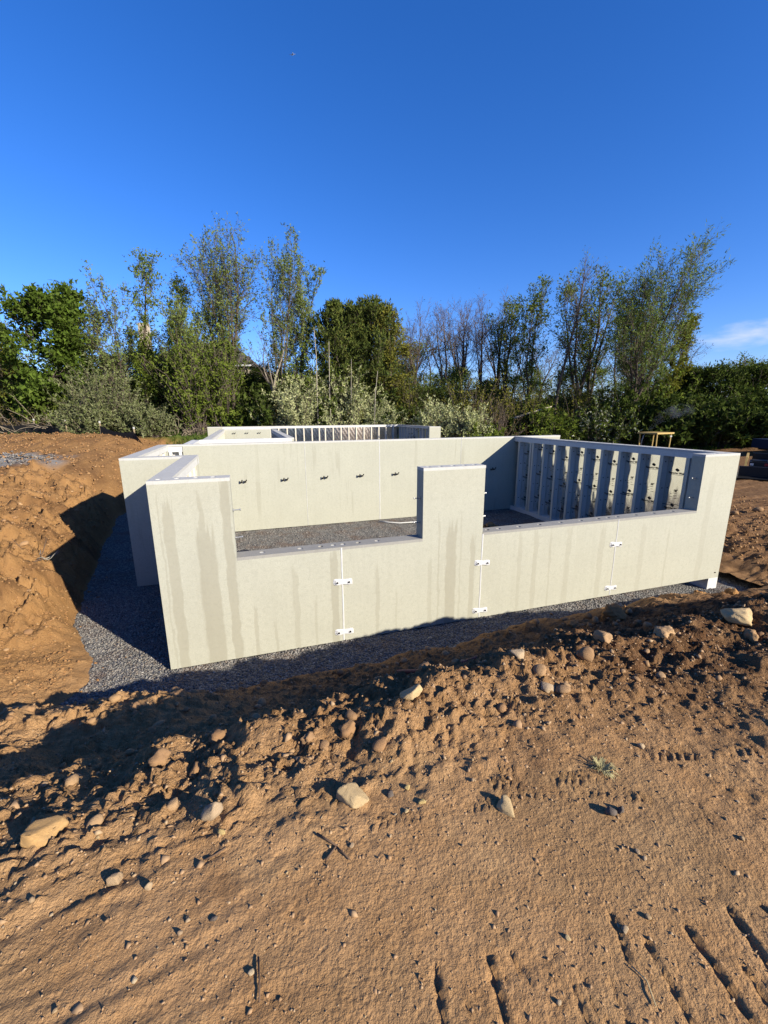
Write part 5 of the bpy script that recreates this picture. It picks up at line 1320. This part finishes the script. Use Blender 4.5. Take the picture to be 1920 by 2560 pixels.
big = [ # material, u, v, width, height, sink, rz, tilt, lumpy, label
 ('rock_orange', .33, -4.12, .155, .10, .30, .4, .2, 0, 'bright orange angular rock on the driven dirt at the left'),
 ('rock_grey', .98, -4.26, .085, .11, .22, 1.1, .5, 0, 'upright grey slab of stone with a dark shadow, left of the big pale rock'),
 ('rock_pale', 1.56, -4.37, .15, .085, .35, .1, .1, 0, 'big pale yellow rock half sunk in the dirt, lower centre'),
 ('pebble', .65, -4.41, .055, .05, .2, 0, 0, 0, 'round tan stone with a black shadow on the smooth dirt'),
 ('rock_white', .78, -4.49, .028, .036, .2, .5, .3, 0, 'small whitish stone right of the round tan stone'),
 ('clod', -1.08, -1.50, .36, .20, .3, .3, .2, .05, 'largest pale clod on the left dirt ledge'),
 ('clod', -.55, -1.81, .20, .12, .3, 1.2, .1, .05, 'rounded clod half in shadow right of the largest pale clod'),
 ('clod', -.83, -1.72, .13, .11, .25, .2, .1, .05, 'small clod with a bright face between two larger clods'),
 ('clod', .40, -1.82, .20, .10, .25, .7, .2, .05, 'flat bright clod standing out of the dark bank'),
 ('clod', .12, -2.10, .13, .10, .2, 2.1, .2, .06, 'small split clod in the dark bank below the flat bright clod'),
 ('clod', .97, -3.66, .12, .07, .25, .3, .2, .08, 'crumbly bright clod in shadow just beyond the bank edge'),
 ('clod', .69, -3.76, .12, .085, .3, 1.0, .1, .1, 'crumbly clod on the bank edge at the left'),
 ('clod', .87, -3.90, .085, .10, .3, 1.9, .2, .1, 'tall knobbly clod on the bank edge, right of the crumbly one'),
 ('clod', 1.64, -3.96, .11, .12, .3, .5, .2, .1, 'crumbly upright lump where the dark shadow cuts into the bank edge'),
 ('clod', 1.43, -3.94, .09, .08, .3, .9, .2, .1, 'lump of dirt on the crest left of the shadow notch'),
 ('rock_pale', 2.02, -3.90, .125, .11, .2, .9, .25, 0, 'big angular tan boulder standing bright on the crest of the bank'),
 ('rock_white', 2.81, -3.80, .12, .06, .3, .2, .2, 0, 'whitish broken rock on the crest right of the tan boulder'),
 ('rock_grey', 2.83, -4.06, .11, .05, .45, .3, .1, 0, 'flat grey stone set into the sunlit slope'),
 ('rock_pale', 2.17, -4.64, .085, .05, .25, -.7, .2, 0, 'pale oval stone alone on the smooth dirt beside the tyre tracks'),
 ('rock_dark', 2.56, -4.80, .048, .048, .2, .6, .2, 0, 'left one of two small dark stones close together'),
 ('rock_dark', 2.61, -4.80, .032, .040, .2, 1.6, .2, 0, 'right one of two small dark stones close together'),
 ('rock_pale', 4.80, -3.84, .29, .14, .34, .4, .15, .02, 'biggest pale boulder on the bank at the right edge'),
 ('clod', 4.68, -4.02, .13, .12, .3, 1.4, .2, .06, 'broken clod just below the biggest boulder'),
 ('clod', 4.11, -3.78, .17, .10, .3, .2, .1, .05, 'dull rounded clod in shade left of the biggest boulder'),
 ('clod', 3.60, -3.70, .12, .09, .3, 2.2, .1, .05, 'grey-brown lump in the shade of the crest'),
 ('clod', 3.25, -3.86, .058, .055, .2, .2, .1, .03, 'small round lump on the crest lit by the sun'),
 ('oclod', 9.75, -.32, .34, .25, .2, .5, .2, .05, 'brown clod on the gravel under the right end of the front wall'),
 ('oclod', 6.55, -1.15, .46, .26, .3, .2, .15, .06, 'large brown clod with a dark underside in front of the right window opening'),
 ('oclod', 5.78, -1.12, .30, .14, .3, .9, .1, .07, 'brown crumbly clod left of the large brown one'),
 ('oclod', 9.75, -.85, .24, .22, .3, 1.9, .2, .08, 'crumbly orange clod near the bottom right corner post'),
 ('oclod', 9.06, -.70, .18, .16, .3, 1.2, .2, .08, 'small crumbly orange clod between two larger ones at the right'),
 ('oclod', 8.2, 5.1, .55, .30, .3, .2, .1, .06, 'orange dirt clump inside the garage beside the middle pillar'),
 ('oclod', 2.45, -.85, .09, .08, .2, .2, .1, .05, 'small orange clod at the gravel edge, leftmost of three'),
 ('oclod', 3.06, -.85, .08, .07, .2, .2, .1, .05, 'small orange clod at the gravel edge, middle of three'),
 ('oclod', 3.88, -1.2, .09, .08, .2, 1.2, .1, .05, 'small orange clod at the gravel edge, rightmost of three'),
 ('pebble_y', 1.02, -4.36, .034, .022, .3, .2, .1, 0, 'yellow pebble right of the upright grey slab'),
 ('pebble_y', 1.81, -4.40, .028, .024, .3, .9, .1, 0, 'yellow pebble right of the big pale rock'),
 ('pebble_y', 1.84, -4.49, .034, .024, .3, .4, .1, 0, 'lower yellow pebble right of the big pale rock'),
 ('rock_dark', 1.73, -4.40, .037, .03, .3, .4, .1, 0, 'dark pebble beside the yellow pebbles'),
 ('rock_dark', 1.01, -4.67, .025, .02, .25, .4, .1, 0, 'lone dark pebble on the smooth left dirt'),
 ('rock_white', 2.28, -5.13, .024, .02, .25, .4, .1, 0, 'white pebble at the head of a track groove'),
 ('rock_white', 3.00, -4.56, .038, .036, .25, .4, .1, 0, 'whitish knob of stone on the right slope'),
]
for i, (m, u, v, w, hg, sk, rz, tl, lump, lab) in enumerate(big):
    clod = 'clod' in m
    me = rock_mesh('dirt_clod' if clod else 'rock', 900 + i, M[m], ICO4 if w > .125 else (ICO3 if w > .05 else ICO2), 9 if clod else 16, .05 if clod else .085, lump * 2.1)
    place('dirt_clod' if clod else ('rock' if w > .06 else 'pebble'), me, u, v, w, hg, None, sk + .08, rz, tl, lab, 'clod' if clod else ('rock' if w > .06 else 'pebble'))
rr = random.Random(21)
pm = [rock_mesh('pebble', 1200 + i, M['pebble'], ICO1 if i % 2 else ICO2, 6, .06) for i in range(8)]
for i in range(150):
    u = rr.uniform(-.4, 3.9); v = -5.5 + 1.6 * rr.random() ** .8
    w = .006 + .017 * rr.random() ** 2.4
    place('pebble', pm[i % 8], u, v, w, w * rr.uniform(.5, .9), None, .22, rr.uniform(0, 6), .2, 'tiny pebble scattered on the driven dirt in the foreground', 'pebble', 'tiny pebbles on the foreground dirt')
cmh = [rock_mesh('dirt_clod', 1300 + i, M['clod'], ICO2, 5, .06, .09) for i in range(8)]
for i in range(130):
    u = rr.uniform(-1.2, 6.5); v = -4.15 + 3.2 * rr.random() ** 1.9
    w = .03 + .09 * rr.random() ** 2.5
    place('dirt_clod', cmh[i % 8], u, v, w, w * rr.uniform(.55, .9), None, .3, rr.uniform(0, 6), .3, 'small clod among many on the dark bank between crest and gravel', 'clod', 'small clods on the dark bank')
for i in range(110):
    u = rr.uniform(-1.0, 7.5); v = rr.uniform(-2.3, -.72); w = .035 + .10 * rr.random() ** 2
    place('dirt_clod', cmh[i % 8], u, v, w, w * rr.uniform(.55, .9), None, .25, rr.uniform(0, 6), .3, 'small clod among many on the dark bank between crest and gravel', 'clod', 'small clods on the dark bank')
for i in range(40):
    u = rr.uniform(11.2, 17); v = rr.uniform(-3, 5); w = .08 + .22 * rr.random() ** 2
    place('dirt_clod', cmh[i % 8], u, v, w, w * .6, None, .3, rr.uniform(0, 6), .3, 'clod on the rough dirt right of the foundation', 'clod', 'clods right of the foundation')
for i in range(50):
    v = rr.uniform(0, 10); u = -1.6 - .22 * v - rr.random() * 2.2; w = .05 + .13 * rr.random() ** 2
    place('dirt_clod', cmh[i % 8], u, v, w, w * .6, None, .3, rr.uniform(0, 6), .3, 'clod fallen from the orange cut bank at the left', 'clod', 'clods on the left cut bank')

def stick(name, uvs, r, mat, label, cat, lift=.01):
    P = []
    for q in uvs:
        u, v = q[:2]; x, y = W2(u, v); z = float(height(np.array([u]), np.array([v]))[0])
        if v > -1.3 and u > -2.5: z = max(z, float(gravel_z(np.array([u]), np.array([v]))[0]))
        P.append((x, y, z + lift + (q[2] if len(q) > 2 else 0)))
    b = MB(); b.tube(P, [r * (1 - .4 * i / len(P)) for i in range(len(P))], 6)
    return tag(b.obj(name, M[mat], None, smooth=True), label, cat)
stick('plastic_pipe', [(5.2, 6.95), (5.45, 6.7), (5.75, 6.5), (6.3, 6.4), (7.0, 6.5)], .03, 'pvc', 'white curved plastic pipe on the gravel inside the garage', 'pipe', .035)
stick('drain_pipe', [(2.64, -1.95, .05), (3.0, -2.25, .05), (3.35, -2.5, .06), (3.7, -2.7, .04)], .022, 'redpipe', 'dull red pipe lying across the shaded bank', 'pipe', .02)
stick('straw', [(-.50, -.98), (-.36, -.66), (.02, -.72), (.32, -.78)], .009, 'straw', 'long bent straw stalk on the shaded gravel', 'stalk', .05)
stick('straw', [(-.92, -.98), (-.72, -.86)], .007, 'straw', 'short straw stalk left of the long bent one', 'stalk', .03)
stick('straw', [(.22, -1.0), (.34, -.84)], .007, 'straw', 'short straw stalk right of the long bent one', 'stalk', .03)
stick('twig', [(1.385, -4.50), (1.45, -4.57)], .0045, 'stick', 'upper twig of the small arrow of crossed twigs', 'twig', .012)
stick('twig', [(1.40, -4.605), (1.455, -4.565)], .0045, 'stick', 'left lower twig of the small arrow of crossed twigs', 'twig', .012)
stick('twig', [(1.445, -4.565), (1.49, -4.635)], .0035, 'stick', 'right lower twig of the small arrow of crossed twigs', 'twig', .008)
stick('twig', [(.965, -4.445), (1.0, -4.44), (1.04, -4.43)], .004, 'stick', 'dark twig lying left of the crossed twigs', 'twig', .006)
stick('twig', [(1.15, -4.83), (1.152, -4.89), (1.15, -4.94)], .003, 'stick', 'thin dark stick pointing at the viewer near the lower edge', 'twig', .008)
stick('straw', [(2.22, -5.21), (2.235, -5.25), (2.21, -5.30)], .0022, 'straw', 'fine straw stalk between the track grooves', 'stalk', .006)
rb = empty('root_bundle', (*W2(-2.62, 3.15), float(height(np.array([-2.62]), np.array([3.15]))[0]) + .02)); tag(rb, 'tangle of pale roots on the orange bank by the wall shadow', 'roots')
g = np.random.default_rng(8)
for i in range(9):
    T_ = MB(); P = walk(g, np.array([g.uniform(-.1, .1), g.uniform(-.1, .1), .02]), np.array([g.normal(), g.normal(), .15]), g.uniform(.3, .65), 6, .25, -.01); P[:, 2] = np.abs(P[:, 2])
    T_.tube([tuple(p) for p in P], [.012, .011, .010, .009, .008, .006, .004], 5); T_.obj('root', M['bark_dead' if i % 2 else 'stick'], rb, smooth=True)
tu = empty('grass_tuft', (*W2(2.70, -4.61), float(height(np.array([2.70]), np.array([-4.61]))[0]))); tag(tu, 'small tuft of dry grass on the dirt above the smooth track', 'grass tuft')
V = []; F = []
for i in range(130):
    a = g.uniform(0, 6.28); r0_ = g.uniform(0, .025); L = g.uniform(.03, .075); d = np.array([math.cos(a), math.sin(a), g.uniform(.2, 1.0)]); d = unit(d + np.array([.7, -.1, 0]))
    p = np.array([math.cos(a) * r0_, math.sin(a) * r0_, 0]); s = unit(np.cross(d, [0, 0, 1])) * .0016; m = p + d * L * .6; e_ = p + d * L - np.array([0, 0, L * .3])
    o = len(V); V += [p - s, p + s, m + s, m - s, e_]; F += [(o, o + 1, o + 2, o + 3), (o + 3, o + 2, o + 4)]
b = MB(); b.add(V, F); b.obj('blades', M['drygrass'], tu)
